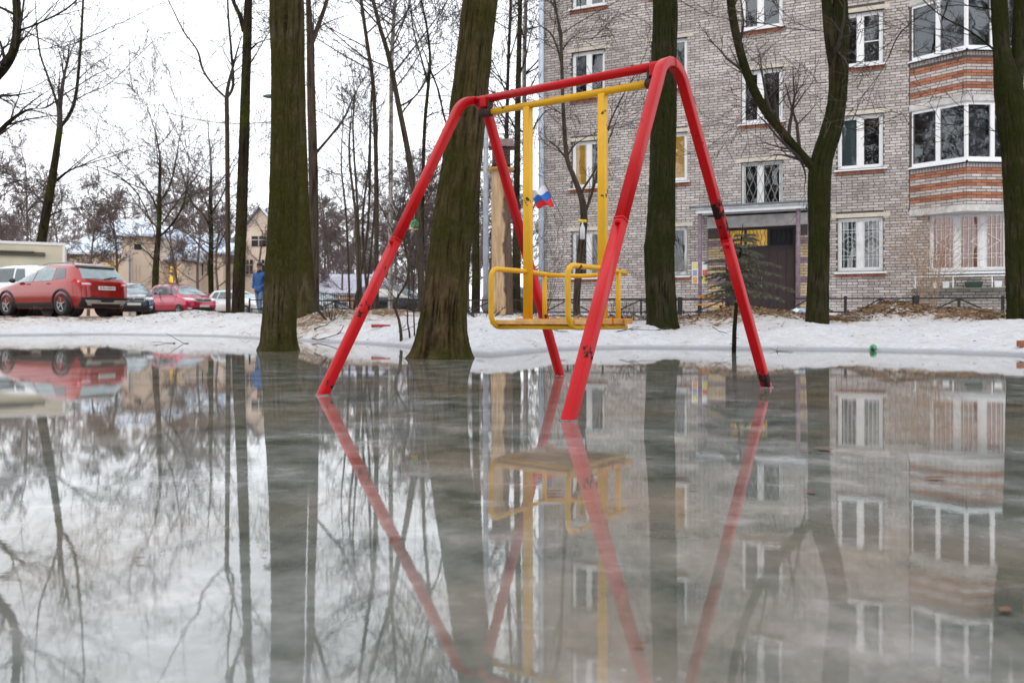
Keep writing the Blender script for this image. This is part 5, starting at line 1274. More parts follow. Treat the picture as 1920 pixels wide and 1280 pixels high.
WZ = [0.20, 0.33, 0.5, 0.7, 0.85, 0.95, 1.02, 1.15, 1.3, 1.42, 1.49, 1.53]
pr = paint('orange_red_car_paint', (0.30, 0.014, 0.010))
XRV = [-2.02, -2.14, -2.2, -2.18, -2.16, -2.14, -2.10, -2.00, -1.87, -1.75, -1.62, -1.30]
XFV = [2.08, 2.18, 2.2, 2.16, 1.90, 1.35, 1.08, 0.80, 0.42, 0.06, -0.20, -0.62]
HWV = [0.80, 0.86, 0.885, 0.89, 0.885, 0.87, 0.85, 0.79, 0.72, 0.655, 0.58, 0.40]
cc = (-13.75, 24.4); hd = math.atan2(0.475, -0.88)
T, sidep, endp, sy, ex, wx, wr_, W = car('station_wagon', 'orange-red station wagon with black lower cladding seen from its rear corner', 'car', (cc[0], cc[1], 0.49), hd, pr, WZ, XRV, XFV, HWV, n_exp=6.5)
for s in (-1, 1):
    sidep('front_side_window', [(0.02, 1.0), (0.88, 1.0), (0.42, 1.38), (-0.02, 1.40)], s, M['car_glass_light'])
    sidep('rear_side_window', [(-0.92, 1.02), (-0.05, 1.0), (-0.08, 1.40), (-0.86, 1.40)], s, M['car_glass_light'])
    sidep('quarter_window', [(-1.50, 1.08), (-1.0, 1.03), (-0.95, 1.39), (-1.30, 1.36)], s, M['car_glass'])
    sidep('side_cladding', [(-1.0, 0.22), (1.0, 0.22), (1.0, 0.38), (-1.0, 0.38)], s, M['black_trim'], 0.012)
    for hx in (-0.75, 0.22):
        q = MB(); y = sy(hx, 0.93); q.tube([(hx - 0.09, s * (y + 0.006), 0.925), (hx - 0.07, s * (y + 0.03), 0.93), (hx + 0.07, s * (y + 0.03), 0.935), (hx + 0.09, s * (y + 0.006), 0.94)], 0.013, 8); q.build('door_handle', pr, T, True)
    for x in wx:
        q = MB(); pts = [(x + (wr_ + 0.085) * math.cos(a), s * (sy(x + (wr_ + 0.085) * math.cos(a), max(0.24, wr_ + (wr_ + 0.085) * math.sin(a))) - 0.004), wr_ + (wr_ + 0.085) * math.sin(a)) for a in np.linspace(-0.3, math.pi + 0.3, 19)]
        q.tube(pts, 0.042, 8, up=(0, 1, 0)); q.build('arch_cladding', M['black_trim'], T, True)
    # tail lamp wraps the corner
    endp('tail_lamp', [(s * 0.46, 0.83), (s * 0.80, 0.83), (s * 0.84, 0.98), (s * 0.42, 0.97)], -1, M['lamp_red'], 0.012)
    sidep('tail_lamp', [(-2.10, 0.84), (-1.80, 0.90), (-1.62, 1.00), (-2.08, 0.98)], s, M['lamp_red'], 0.012)
    endp('lamp_insert', [(s * 0.48, 0.88), (s * 0.70, 0.88), (s * 0.72, 0.925), (s * 0.50, 0.925)], -1, M['lamp_clear'], 0.016)
    q = MB(); q.tube([(-1.45, s * 0.52, 1.50), (-1.2, s * 0.56, 1.545), (-0.4, s * 0.57, 1.57), (0.05, s * 0.55, 1.50)], 0.014, 8); q.build('roof_rail', M['rim'], T, True)
    q = MB(); q.grid(lambda u, v: (0.80 + 0.10 * math.sin(math.pi * u) * math.cos(v * 6.283) , s * (0.90 + 0.20 * u), 1.04 + 0.075 * math.sin(math.pi * (0.15 + 0.8 * u)) * math.sin(v * 6.283)), 6, 10); q.build('wing_mirror', M['black_trim'], T, True)
endp('rear_window', [(-0.66, 1.06), (0.66, 1.06), (0.58, 1.37), (-0.58, 1.37)], -1, M['car_glass_light'], 0.008)
q = MB(); q.grid(lambda u, v: (ex((u - 0.5) * 1.24, 1.40, -1) - 0.10 * v + 0.03, (u - 0.5) * 1.24, 1.455 - 0.05 * v), 10, 3); q.grid(lambda u, v: (ex((u - 0.5) * 1.24, 1.40, -1) - 0.10 * v + 0.03, (u - 0.5) * 1.24, 1.43 - 0.035 * v), 10, 3); q.build('spoiler', M['black_trim'], T, True)
q = MB(); xw = ex(0, 1.08, -1); q.tube([(xw - 0.03, 0.02, 1.05), (ex(-0.1, 1.10, -1) - 0.025, -0.22, 1.10), (ex(-0.4, 1.12, -1) - 0.02, -0.40, 1.115)], 0.018, 6); q.build('rear_wiper', M['black_trim'], T, True)
endp('plate_recess', [(-0.42, 0.70), (0.42, 0.70), (0.46, 0.86), (-0.46, 0.86)], -1, pr, 0.004)
pl_ = endp('number_plate', [(-0.27, 0.735), (0.27, 0.735), (0.27, 0.845), (-0.27, 0.845)], -1, M['plate'], 0.016)
for k, yy in enumerate((-0.21, -0.145, -0.085, -0.025, 0.05, 0.11, 0.19)):
    q = MB(); x = ex(yy, 0.79, -1) - 0.018
    q.b2((x - 0.002, yy - 0.018, 0.76), (x, yy - 0.008, 0.82)); q.b2((x - 0.002, yy + 0.008, 0.76), (x, yy + 0.018, 0.82)); q.b2((x - 0.002, yy - 0.008, 0.785 + 0.02 * (k % 2)), (x, yy + 0.008, 0.798 + 0.02 * (k % 2))); q.build('plate_character', M['black_trim'], pl_)
for k, chs in enumerate('LADA'):
    cu = bpy.data.curves.new('letter', 'FONT'); cu.body = chs; cu.size = 0.075; cu.extrude = 0.003
    o = bpy.data.objects.new('letter', cu); yy = 0.20 - k * 0.125
    o.location = (ex(yy, 0.99, -1) - 0.008, yy, 0.965); o.rotation_euler = (R(90), 0, R(-90)); col.objects.link(o)
    bpy.context.view_layer.update(); me = bpy.data.meshes.new_from_object(o.evaluated_get(bpy.context.evaluated_depsgraph_get())); me.materials.append(M['rim'])
    o2 = bpy.data.objects.new('badge_letter', me); o2.location = o.location; o2.rotation_euler = o.rotation_euler; col.objects.link(o2); o2.parent = T; bpy.data.objects.remove(o)
endp('bumper_cladding', [(-0.86, 0.22), (0.86, 0.22), (0.87, 0.52), (-0.87, 0.52)], -1, M['black_trim'], 0.022)
endp('skid_plate', [(-0.55, 0.28), (0.55, 0.28), (0.66, 0.44), (-0.66, 0.44)], -1, M['grey_plastic'], 0.034)
endp('skid_opening', [(-0.42, 0.22), (0.42, 0.22), (0.46, 0.33), (-0.46, 0.33)], -1, M['black_trim'], 0.040)
endp('tow_recess', [(-0.18, 0.38), (0.18, 0.38), (0.24, 0.46), (-0.24, 0.46)], -1, M['black_trim'], 0.040)
endp('windscreen', [(-0.66, 1.04), (0.66, 1.04), (0.56, 1.40), (-0.56, 1.40)], 1, M['car_glass'], 0.008)

SZ = [0.22, 0.36, 0.55, 0.78, 0.95, 1.04, 1.12, 1.28, 1.45, 1.57, 1.64, 1.68]
def other_car(name, label, x, Y, head, pc, zs=WZ, xr=XRV, xf=XFV, hw=HWV, hgt=1.0, suv=False, glass='car_glass', z=None):
    X = pxw(x, Y); zz = gz(X, Y) if z is None else z
    k = 1.0
    T, sidep, endp, sy, ex, wx, wr_, W = car(name, label, 'car', (X, Y, zz), head, pc, zs, xr, xf, hw)
    b = zs[5]; tp = zs[9]
    for s in (-1, 1):
        sidep('front_side_window', [(0.0, b + 0.05), (0.85, b + 0.05), (0.42, tp - 0.04), (-0.04, tp - 0.02)], s, M[glass])
        sidep('rear_side_window', [(-0.95, b + 0.06), (-0.07, b + 0.05), (-0.10, tp - 0.02), (-0.88, tp - 0.02)], s, M[glass])
        sidep('quarter_window', [(-1.5, b + 0.10), (-1.02, b + 0.07), (-0.96, tp - 0.03), (-1.32, tp - 0.05)], s, M[glass])
        endp('headlamp', [(s * 0.45, b - 0.24), (s * 0.80, b - 0.20), (s * 0.83, b - 0.10), (s * 0.50, b - 0.13)], 1, M['lamp_clear'], 0.012)
        endp('tail_lamp', [(s * 0.55, b - 0.15), (s * 0.82, b - 0.15), (s * 0.82, b + 0.03), (s * 0.58, b + 0.03)], -1, M['lamp_red'], 0.012)
        sidep('sill_cladding', [(-1.0, 0.23), (1.0, 0.23), (1.0, 0.33), (-1.0, 0.33)], s, M['black_trim'], 0.010)
        q = MB(); q.grid(lambda u, v: (0.82 + 0.09 * math.sin(math.pi * u) * math.cos(v * 6.283), s * (W + 0.02 + 0.17 * u), b + 0.10 + 0.07 * math.sin(math.pi * (0.15 + 0.8 * u)) * math.sin(v * 6.283)), 6, 10); q.build('wing_mirror', pc, T, True)
    endp('windscreen', [(-0.68, b + 0.08), (0.68, b + 0.08), (0.57, tp - 0.03), (-0.57, tp - 0.03)], 1, M['car_glass_light'], 0.008)
    endp('rear_window', [(-0.62, b + 0.10), (0.62, b + 0.10), (0.55, tp - 0.05), (-0.55, tp - 0.05)], -1, M[glass], 0.008)
    endp('grille', [(-0.42, b - 0.30), (0.42, b - 0.30), (0.46, b - 0.13), (-0.46, b - 0.13)], 1, M['grey_plastic'], 0.012)
    endp('grille_mesh', [(-0.38, b - 0.28), (0.38, b - 0.28), (0.42, b - 0.15), (-0.42, b - 0.15)], 1, M['black_trim'], 0.016)
    endp('lower_intake', [(-0.55, 0.30), (0.55, 0.30), (0.60, 0.46), (-0.60, 0.46)], 1, M['black_trim'], 0.012)
    endp('number_plate', [(-0.26, 0.47), (0.26, 0.47), (0.26, 0.575), (-0.26, 0.575)], 1, M['plate'], 0.018)
    for s in (-1, 1): endp('fog_lamp', [(s * 0.62, 0.36), (s * 0.74, 0.36), (s * 0.76, 0.45), (s * 0.62, 0.44)], 1, M['lamp_clear'], 0.014)
    q = MB(); q.lathe([(0.055, 0), (0.05, 0.012)], (ex(0, b - 0.2, 1) + 0.01, 0, b - 0.21), 14, 'x'); q.build('badge', M['rim'], T, True)
    return T
SXR = [-2.0, -2.12, -2.18, -2.18, -2.16, -2.14, -2.12, -2.04, -1.95, -1.86, -1.72, -1.4]
SXF = [2.0, 2.1, 2.14, 2.10, 1.86, 1.42, 1.14, 0.86, 0.50, 0.15, -0.15, -0.6]
SHW = [0.82, 0.88, 0.91, 0.915, 0.91, 0.89, 0.87, 0.81, 0.745, 0.68, 0.6, 0.42]
other_car('parked_suv', 'pinkish red compact SUV facing right behind the snow bank', 341, 41, math.atan2(-0.62, 0.78), paint('crimson_car_paint', (0.42, 0.018, 0.06)), SZ, SXR, SXF, SHW)
other_car('parked_car', 'dark blue car parked between the orange-red wagon and the pinkish SUV', 243, 36, math.atan2(-0.86, 0.5), paint('dark_blue_car_paint', (0.03, 0.05, 0.085)))
other_car('parked_car', 'white car half hidden behind the tall dark trunk', 452, 45, math.atan2(-0.5, 0.86), paint('white_car_paint', (0.66, 0.68, 0.70)), glass='car_glass')
other_car('parked_car', 'pale silver car glimpsed behind the flared mossy trunk', 592, 44, math.atan2(-0.6, 0.8), paint('pale_silver_paint', (0.50, 0.58, 0.62)))
other_car('parked_suv', 'black SUV parked behind the iron fence, left of the leaning trunk', 748, 42, math.atan2(-0.08, 1.0), paint('black_car_paint', (0.012, 0.015, 0.022)), SZ, SXR, SXF, SHW)
other_car('parked_car', 'white van with a dark side window between wagon and box truck', 22, 29.5, math.atan2(0.25, -0.97), paint('plain_white_paint', (0.70, 0.71, 0.72)), [z * 1.1 for z in SZ], SXR, SXF, SHW)
other_car('parked_car', 'dark green car low behind the fence beside the peeled stump', 985, 40, math.atan2(-0.1, 1.0), paint('dark_green_paint', (0.03, 0.04, 0.04)))

# box truck
tx, tY = pxw(20, 31), 31.0
tr = thing('box_truck', 'white and beige box truck parked behind the orange-red wagon', 'truck', (pxw(121, 31) - 2.1 * math.cos(R(27)), 31 - 2.1 * math.sin(R(27)), gz(tx, tY)), R(27))
q = MB(); q.b2((-3.2, 0, 0.75), (2.1, 2.2, 2.80)); q.build('cargo_box', simple('beige_truck_panel', (0.60, 0.55, 0.42), 0.5, 0, 0.1, 1), tr, False, None, 0.03)
q = MB()
for lo, hi in (((-3.22, -0.03, 2.72), (2.13, 0.0, 2.83)), ((2.03, -0.03, 0.72), (2.13, -0.001, 2.72)), ((-1.0, -0.03, 0.72), (-0.85, -0.001, 2.72))): q.b2(lo, hi)
q.build('edge_trim', M['white_pvc'], tr, False, None, 0.01)
q = MB(); q.b2((-0.35, -0.10, 2.28), (1.45, -0.031, 2.44)); q.b2((-0.3, -0.16, 2.40), (1.1, -0.031, 2.47)); q.build('awning_box', simple('grey_brown_awning', (0.10, 0.09, 0.07), 0.7), tr, False, None, 0.02)
q = MB(); q.b2((-3.2, 0.2, 0.45), (2.0, 2.0, 0.75)); q.build('chassis', M['black_trim'], tr)
for x in (-2.3, 1.2):
    for y in (0.12, 1.88):
        q = MB(); q.lathe([(0.2, -0.11), (0.38, -0.11), (0.40, -0.07), (0.40, 0.07), (0.38, 0.11), (0.2, 0.11)], (x, y, 0.40), 24, 'y'); w = q.build('wheel', M['tyre'], tr, True)
        q = MB(); q.lathe([(0.19, -0.115), (0.17, -0.10), (0.05, -0.12)], (x, y, 0.40), 16, 'y'); q.build('rim', M['rim'], w, True)

# ------------------------------------------------------------------ walking person in a blue jacket
pp = px(487, 585, 27); pzz = gz(pp.x, 27)
per = thing('person', 'person in blue jacket, jeans and black cap, hands in pockets, by the stout trunk', 'person', (pp.x, 27, pzz), R(-25))
def skin_body():
    J = {'pel': (0, 0, 0.95, 0.155, 0.12), 'wst': (0, 0, 1.10, 0.16, 0.12), 'chs': (0, 0.0, 1.30, 0.19, 0.135), 'nkb': (0, 0.01, 1.46, 0.10, 0.085), 'nck': (0, -0.005, 1.53, 0.058, 0.06), 'hd0': (0, -0.015, 1.60, 0.072, 0.085), 'hd1': (0, -0.01, 1.68, 0.078, 0.095), 'hd2': (0, 0, 1.755, 0.055, 0.07)}
    E_ = [('pel', 'wst'), ('wst', 'chs'), ('chs', 'nkb'), ('nkb', 'nck'), ('nck', 'hd0'), ('hd0', 'hd1'), ('hd1', 'hd2')]
    for s, n_ in ((-1, 'l'), (1, 'r')):
        fw = 0.10 * s
        J.update({'hp' + n_: (s * 0.095, 0, 0.88, 0.10, 0.10), 'kn' + n_: (s * 0.10, -0.04 - fw * 0.5, 0.49, 0.066, 0.07), 'an' + n_: (s * 0.10, 0.03 - fw, 0.09, 0.048, 0.052), 'ft' + n_: (s * 0.11, -0.05 - fw, 0.045, 0.042, 0.04), 'to' + n_: (s * 0.12, -0.15 - fw, 0.035, 0.036, 0.03),
                  'sh' + n_: (s * 0.20, 0.0, 1.41, 0.082, 0.082), 'el' + n_: (s * 0.30, 0.05, 1.14, 0.062, 0.062), 'wr' + n_: (s * 0.20, -0.11, 0.98, 0.045, 0.045), 'hn' + n_: (s * 0.155, -0.125, 0.93, 0.04, 0.035)})
        E_ += [('pel', 'hp' + n_), ('hp' + n_, 'kn' + n_), ('kn' + n_, 'an' + n_), ('an' + n_, 'ft' + n_), ('ft' + n_, 'to' + n_), ('chs', 'sh' + n_), ('sh' + n_, 'el' + n_), ('el' + n_, 'wr' + n_), ('wr' + n_, 'hn' + n_)]
    ks = list(J); me = bpy.data.meshes.new('body'); me.from_pydata([J[k][:3] for k in ks], [(ks.index(a), ks.index(b)) for a, b in E_], [])
    o = bpy.data.objects.new('body', me); col.objects.link(o)
    o.modifiers.new('skin', 'SKIN'); sl = me.skin_vertices[0].data
    for i, k in enumerate(ks): sl[i].radius = J[k][3:5]; sl[i].use_root = (k == 'pel')
    m = o.modifiers.new('sub', 'SUBSURF'); m.levels = m.render_levels = 2
    bpy.context.view_layer.update(); m2 = bpy.data.meshes.new_from_object(o.evaluated_get(bpy.context.evaluated_depsgraph_get())); o.modifiers.clear(); o.data = m2
    for mt in (simple('blue_jacket_cloth', (0.014, 0.075, 0.25), 0.7, 0, 0.3, 12, 0.3), simple('jeans_cloth', (0.12, 0.19, 0.30), 0.85, 0, 0.25, 20), simple('skin', (0.42, 0.24, 0.17), 0.55), simple('dark_shoes', (0.02, 0.018, 0.017), 0.6)): m2.materials.append(mt)
    for p in m2.polygons:
        c = p.center; p.use_smooth = True
        p.material_index = 2 if c.z > 1.50 else (0 if (c.z > 0.84 or abs(c.x) > 0.2 and c.z > 0.8) else (1 if c.z > 0.10 else 3))
    o.parent = per; return o
body = skin_body()
q = MB(); q.lathe([(0.175, 0.80), (0.19, 0.84), (0.185, 1.0)], (0, 0, 0), 20); q.v = [(a, b * 0.80, c) for a, b, c in q.v]; q.build('jacket_hem', body.data.materials[0], per, True)
q = MB(); q.lathe([(0.10, 1.46), (0.095, 1.51), (0.08, 1.555)], (0, 0.0, 0), 16); q.build('scarf', M['black_trim'], per, True)
q = MB(); q.lathe([(0.098, 1.69), (0.104, 1.72), (0.098, 1.775), (0.06, 1.81), (0.01, 1.82)], (0, 0.0, 0), 18); q.add([(-0.07, -0.08, 1.70), (0.07, -0.08, 1.70), (0.06, -0.17, 1.685), (-0.06, -0.17, 1.685)], [(0, 1, 2, 3)]); q.v = [(a * 0.92, b * 1.06, c) for a, b, c in q.v]; q.build('cap', M['black_trim'], per, True)
q = MB(); q.add([(-0.014, -0.10, 1.615), (0.014, -0.10, 1.615), (0, -0.128, 1.618), (0, -0.098, 1.665)], [(0, 1, 2), (0, 2, 3), (1, 3, 2)]); q.build('nose', body.data.materials[2], per, True)
for s in (-1, 1):
    q = MB(); q.lathe([(0.001, -0.006), (0.009, 0.0), (0.001, 0.006)], (s * 0.03, -0.100, 1.66), 8, 'y'); q.build('eye', M['black_trim'], per, True)
    q = MB(); q.lathe([(0.002, -0.008), (0.026, 0.0), (0.002, 0.008)], (s * 0.085, -0.005, 1.645), 10, 'x'); q.build('ear', body.data.materials[2], per, True)
q = MB(); q.b2((-0.025, -0.104, 1.582), (0.025, -0.09, 1.588)); q.build('mouth', M['lamp_red'], per)

# ------------------------------------------------------------------ flag, bird feeder, bottle, bench, litter
fl0, fl1 = px(1021, 342, 15.6), px(1049, 398, 15.6)
fg = thing('flag', 'small white, blue and red tricolour flag drooping from a stick before the downpipe', 'flag', tuple(fl1)); fo = tuple(fl1)
q = MB(); q.tube([fl1 + (fl1 - fl0) * 0.25, fl0], 0.006, 6); q.build('stick', M['black_trim'], fg, False, fo)
cA, cB, cC, cD = px(1021, 347, 15.6), px(1040, 386, 15.6), px(1008, 389, 15.6), px(996, 361, 15.6)
for k, (nm, c) in enumerate((('white_stripe', (0.75, 0.76, 0.8)), ('blue_stripe', (0.02, 0.14, 0.50)), ('red_stripe', (0.62, 0.02, 0.03)))):
    q = MB(); f0, f1 = k / 3, (k + 1) / 3
    def fn(u, v):
        t = f0 + (f1 - f0) * v; hoist = cA + (cB - cA) * t; fly = cD + (cC - cD) * t; p = hoist + (fly - hoist) * u
        return p + Vector((0.01 * math.sin(u * 7 + t * 5), 0.045 * math.sin(u * 6.5 + t * 2.5), 0.025 * math.sin(u * 9 + 3 * t)))
    q.grid(fn, 18, 5); o = q.build(nm, simple(nm, c, 0.8, 0, 0.1), fg, True, fo)
    sd = o.modifiers.new('cloth', 'SOLIDIFY'); sd.thickness = 0.002
fdp = px(777, 420, 13.0); fd = thing('bird_feeder', 'green plastic ring bird feeder hanging on a string among the trunks', 'bird feeder', tuple(fdp))
gp = simple('green_plastic', (0.02, 0.32, 0.10), 0.3, 0, 0.2, 10)
q = MB(); q.tube([(0.056 * math.cos(a), 0, 0.056 * math.sin(a)) for a in np.linspace(0, 2 * math.pi, 6)], 0.022, 10, up=(0, 1, 0)); q.build('ring', gp, fd, True)
q = MB(); q.b2((-0.06, -0.05, -0.088), (0.06, 0.05, -0.078)); q.build('tray', M['yellow'], fd)
q = MB(); q.tube([(0, 0, 0.07), (0.02, 0, 0.8), (0.0, 0, 1.75)], 0.003, 4); q.build('string', M['grille_grey'], fd)
q = MB(); q.lathe([(0.001, -0.015), (0.02, 0), (0.001, 0.015)], (0, -0.0, 0.0), 10, 'y'); q.build('bell', M['rim'], fd)
bt = px(1637, 645, 9.85); zb_ = gz(bt.x, bt.y)
bo = thing('green_bottle', 'bright green plastic bottle lying end-on on the snow at the shore', 'bottle', (bt.x, bt.y, zb_ + 0.035), R(-27))
q = MB(); q.lathe([(0.012, -0.10), (0.013, -0.07), (0.036, -0.03), (0.040, 0.0), (0.040, 0.12), (0.030, 0.135)], (0, 0, 0), 16, 'y'); q.build('bottle_body', gp, bo, True)
q = MB(); q.lathe([(0.015, -0.115), (0.015, -0.095)], (0, 0, 0), 12, 'y'); q.build('cap', simple('dark_green_cap', (0.005, 0.10, 0.03), 0.4), bo, True)
tb = px(1092, 432, 15.75); tbo = thing('tied_bottle', 'clear plastic bottle tied with yellow tape to the young tree', 'bottle', tuple(tb))
q = MB(); q.lathe([(0.012, 0.17), (0.014, 0.13), (0.05, 0.05), (0.052, -0.16), (0.04, -0.18)], (0, -0.02, 0), 14); q.build('bottle_body', simple('cloudy_plastic', (0.55, 0.58, 0.60), 0.25), tbo, True)
q = MB(); q.lathe([(0.085, 0.17), (0.088, 0.19), (0.085, 0.22)], (0.01, 0.12, 0), 12); q.build('tape', simple('yellow_tape', (0.75, 0.5, 0.02), 0.5), tbo, True)
bn = px(1330, 575, 19.8); bno = thing('bench', 'small orange-brown wooden bench by the entrance, behind the fence', 'bench', (bn.x, bn.y, 0.36), -TH)
for k in range(3): q = MB(); q.b2((-0.3, -0.17 + k * 0.12, 0.36), (0.35, -0.07 + k * 0.12, 0.40)); q.build('seat_slat', M['wood_orange'], bno, False, None, 0.004)
q = MB(); q.b2((-0.3, 0.2, 0.50), (0.35, 0.23, 0.62)); q.build('backrest', M['wood_orange'], bno, False, None, 0.004)
for x in (-0.24, 0.29):
    q = MB(); q.b2((x - 0.02, -0.15, -0.1), (x + 0.02, 0.15, 0.36)); q.bar((x, 0.16, 0.3), (x, 0.215, 0.6), 0.03); q.build('leg', M['iron'], bno)

def mesh_on_ground(x, y, Y): p = px(x, y, Y); return Vector((p.x, p.y, gz(p.x, p.y)))
p = mesh_on_ground(714, 617, 13.6); o = MB(); o.tube([(-0.16, 0, 0.03), (-0.05, 0.01, 0.035), (0.16, 0.03, 0.035)], [0.030, 0.026, 0.016], 8)
ob = o.build('red_pipe', simple('dull_red_paint', (0.33, 0.03, 0.04), 0.5), None, True); ob.location = p; tag(ob, 'short dull red pipe lying on the snow before the fence', 'pipe')
for k, (x, y, Y, lb) in enumerate(((1495, 597, 14.6, 'crumpled white plastic bag beside the forked tree'), (1508, 602, 14.4, 'blue and white food wrapper beside the forked tree'))):
    p = mesh_on_ground(x, y, Y); r3 = random.Random(k); q = MB()
    q.grid(lambda u, v: ((0.13 - 0.02 * k) * math.cos(6.283 * u) * math.sin(math.pi * v) * (1 + 0.3 * math.sin(u * 31 + v * 9)), 0.10 * math.sin(6.283 * u) * math.sin(math.pi * v), 0.05 + 0.06 * math.cos(math.pi * v) * (1 + 0.3 * math.sin(u * 23))), 18, 9)
    o = q.build('litter', simple('bag_plastic', (0.72, 0.74, 0.78) if k == 0 else (0.35, 0.45, 0.62), 0.4, 0, 0.3, 20), None, False); o.location = p; tag(o, lb, 'litter')
p = mesh_on_ground(1917, 655, 8.9); q = MB(); q.box((0, 0, 0.035), (0.12, 0.06, 0.07), Matrix.Rotation(0.4, 3, 'Z'), 0.2); o = q.build('brick_piece', M['brick_red'], None, False, None, 0.006); o.location = p; tag(o, 'broken red brick piece lying at the water edge', 'brick')

# twigs and fallen branches, each lying on the snow or ice
def fallen(label, pts, Y, r, seed, kids=3):
    r3 = random.Random(seed); P = []
    for (x, y) in pts:
        Yy = Y; p = px(x, y, Yy); P.append(Vector((p.x, p.y + r3.uniform(-0.2, 0.2), max(p.z, max(0.004, gz(p.x, p.y)) + r * 0.5))))
    o = tuple(P[0]); q = MB(); q.tube(P, [r * (1 - 0.6 * i / (len(P) - 1)) for i in range(len(P))], 6)
    for k in range(kids):
        i = r3.randrange(1, len(P)); d = (P[i] - P[i - 1]).normalized() + Vector((r3.gauss(0, 0.5), r3.gauss(0, 0.5), r3.uniform(0, 0.4)))
        q.tube([P[i], P[i] + d * 0.12, P[i] + d * 0.2 + Vector((0, 0, r3.uniform(-0.04, 0.04)))], [r * 0.5, r * 0.35, r * 0.2], 4)
    tag(q.build('fallen_branch', M['twig'], None, False, o), label, 'branch')
fallen('forked twig frozen into the ice before the pinkish red SUV', [(333, 661), (322, 652), (305, 643), (292, 640)], 12.8, 0.007, 1, 1)
fallen('twig sticking up out of the ice by the curled shoot', [(345, 661), (335, 646), (320, 624)], 12.6, 0.007, 2, 0)
fallen('crooked fallen branch on the snow behind the frame leg', [(592, 617), (600, 612), (612, 610), (620, 602)], 14.2, 0.014, 3, 3)
fallen('long thin branch lying along the ice edge left of the frame leg', [(588, 634), (600, 638), (618, 636), (634, 628), (642, 630)], 14.0, 0.012, 4, 4)
fallen('dark broken stick at the shore right of the frame leg', [(688, 639), (694, 641), (700, 643)], 12.9, 0.016, 5, 1)
fallen('thin twigs strung along the shore by the bent sapling', [(700, 640), (725, 641), (748, 638), (775, 639)], 12.6, 0.009, 6, 6)
fallen('branching dry twig on the snow right of the swing seat', [(1148, 627), (1175, 622), (1200, 618), (1225, 629)], 12.0, 0.010, 7, 6)
fallen('arrow-shaped twig frozen in the shore ice by the frame leg', [(1452, 663), (1465, 663), (1478, 662)], 9.6, 0.006, 8, 2)
fallen('thin twig on the snow left of the young spruce', [(1335, 612), (1345, 620), (1362, 626)], 11.2, 0.006, 9, 2)
fallen('small twig lying on the snow behind the swing', [(985, 634), (1005, 630), (1030, 632), (1050, 630)], 11.8, 0.007, 10, 4)
# leaf litter and twigs melted out of the snow banks (uncountable)
lt = MB(); r3 = np.random.RandomState(3); cnt = 0
for mx, my, mz, sx, sy_ in MOUNDS:
    nn = 520 if my < 15 else 260
    X = mx + r3.randn(nn) * sx * 0.75; Yq = my + r3.randn(nn) * sy_ * 0.6; Z = ground(X, Yq)
    for x, y, z in zip(X, Yq, Z):
        if z < 0.16: continue
        a = r3.rand() * 6.28; s = r3.uniform(0.012, 0.035); tl = r3.uniform(-0.5, 0.5)
        u = np.array([math.cos(a), math.sin(a), tl]) * s; v = np.array([-math.sin(a), math.cos(a), r3.uniform(-0.5, 0.5)]) * s * 0.6; c = np.array([x, y, z + 0.012])
        lt.add([c - u, c + v * 0.9, c + u, c - v], [(0, 1, 2, 3)], r3.rand())
        if r3.rand() < 0.12:
            d = np.array([math.cos(a), math.sin(a), r3.uniform(0.0, 0.5)]) * r3.uniform(0.05, 0.22); lt.tube([c, c + d], [0.004, 0.002], 3, cap=False); lt.tint.extend([0.1] * 6)
X = r3.uniform(-9, 9, 2600); Yq = r3.uniform(8.5, 19, 2600); Z = ground(X, Yq)
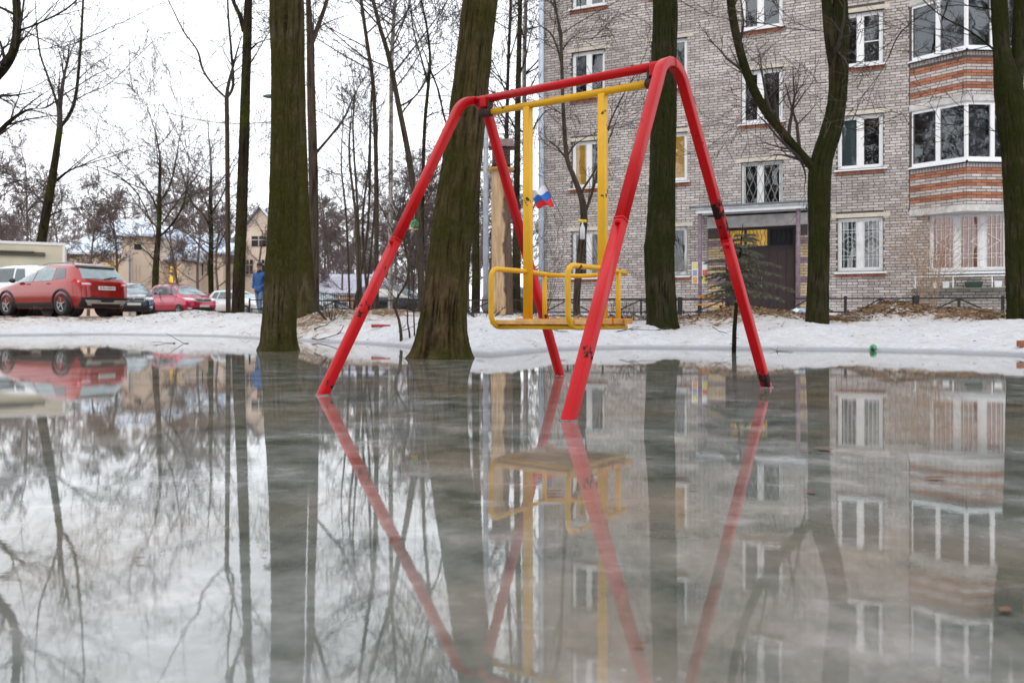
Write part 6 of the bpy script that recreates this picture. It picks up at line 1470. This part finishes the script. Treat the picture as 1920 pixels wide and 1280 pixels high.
for x, y, z in zip(X, Yq, Z):                       # thinly strewn bits on the open snow
    if z < 0.03 or r3.rand() < 0.45: continue
    a = r3.rand() * 6.28; s = r3.uniform(0.006, 0.022); c = np.array([x, y, z + 0.008]); u = np.array([math.cos(a), math.sin(a), r3.uniform(-0.4, 0.4)]) * s; v = np.array([-math.sin(a), math.cos(a), 0.3]) * s * 0.6
    lt.add([c - u, c + v, c + u, c - v], [(0, 1, 2, 3)], r3.rand() * 0.7)
    if r3.rand() < 0.07: lt.tube([c, c + np.array([math.cos(a) * 0.2, math.sin(a) * 0.2, r3.uniform(0, 0.08)])], [0.005, 0.002], 3, cap=False); lt.tint.extend([0.05] * 6)
lm_, n, l, bs = nodes_of('leaf_litter'); at_ = n.new('ShaderNodeAttribute'); at_.attribute_name = 'tint'
rp = ramp(n, [(0.0, (0.04, 0.025, 0.018)), (0.5, (0.17, 0.09, 0.04)), (1.0, (0.36, 0.23, 0.11))]); l.new(at_.outputs['Fac'], rp.inputs[0]); l.new(rp.outputs[0], bs.inputs['Base Color']); bs.inputs['Roughness'].default_value = 0.8
tag(lt.build('leaf_litter', lm_, None), kind='stuff')
# single leaves lying on the ice
lfm = simple('wet_brown_leaf', (0.13, 0.055, 0.02), 0.45, 0, 0.4, 30)
lq = MB(); lq.grid(lambda u, v: ((u - 0.5) * 1.0, (v - 0.5) * 0.55 * math.sin(math.pi * (0.06 + 0.88 * u)), 0.10 * (u - 0.5) ** 2 + 0.12 * abs(v - 0.5)), 8, 4); lmesh = lq.mesh('leaf', lfm, True)
r4 = random.Random(12)
for (x, y, w) in [(1217, 860, 14), (1040, 925, 30), (1545, 845, 34), (1635, 890, 16), (1755, 900, 44), (1670, 945, 12), (1280, 964, 14), (1140, 982, 10), (1775, 798, 10), (1865, 838, 20), (1482, 774, 8), (1565, 1075, 14), (1753, 1095, 14), (1793, 1097, 14), (1885, 1150, 34), (1520, 926, 26), (1510, 848, 22), (1300, 915, 18), (1200, 1215, 26), (495, 1038, 14), (262, 1052, 20), (850, 745, 10), (730, 910, 16), (1060, 720, 8), (870, 672, 9), (900, 676, 14), (775, 668, 12), (410, 860, 8), (1340, 742, 8), (1700, 700, 9)]:
    p = on_ice(x, y); s = w * p.y / F_PX
    o = bpy.data.objects.new('fallen_leaf', lmesh); col.objects.link(o); o.location = (p.x, p.y, 0.006); o.scale = (s, s, s * 0.5); o.rotation_euler = (0, 0, r4.uniform(-0.6, 0.6) + (3.14 if r4.random() < 0.5 else 0))
    tag(o, 'single brown fallen leaf lying on the wet ice', 'leaf', 'fallen leaves on the ice')
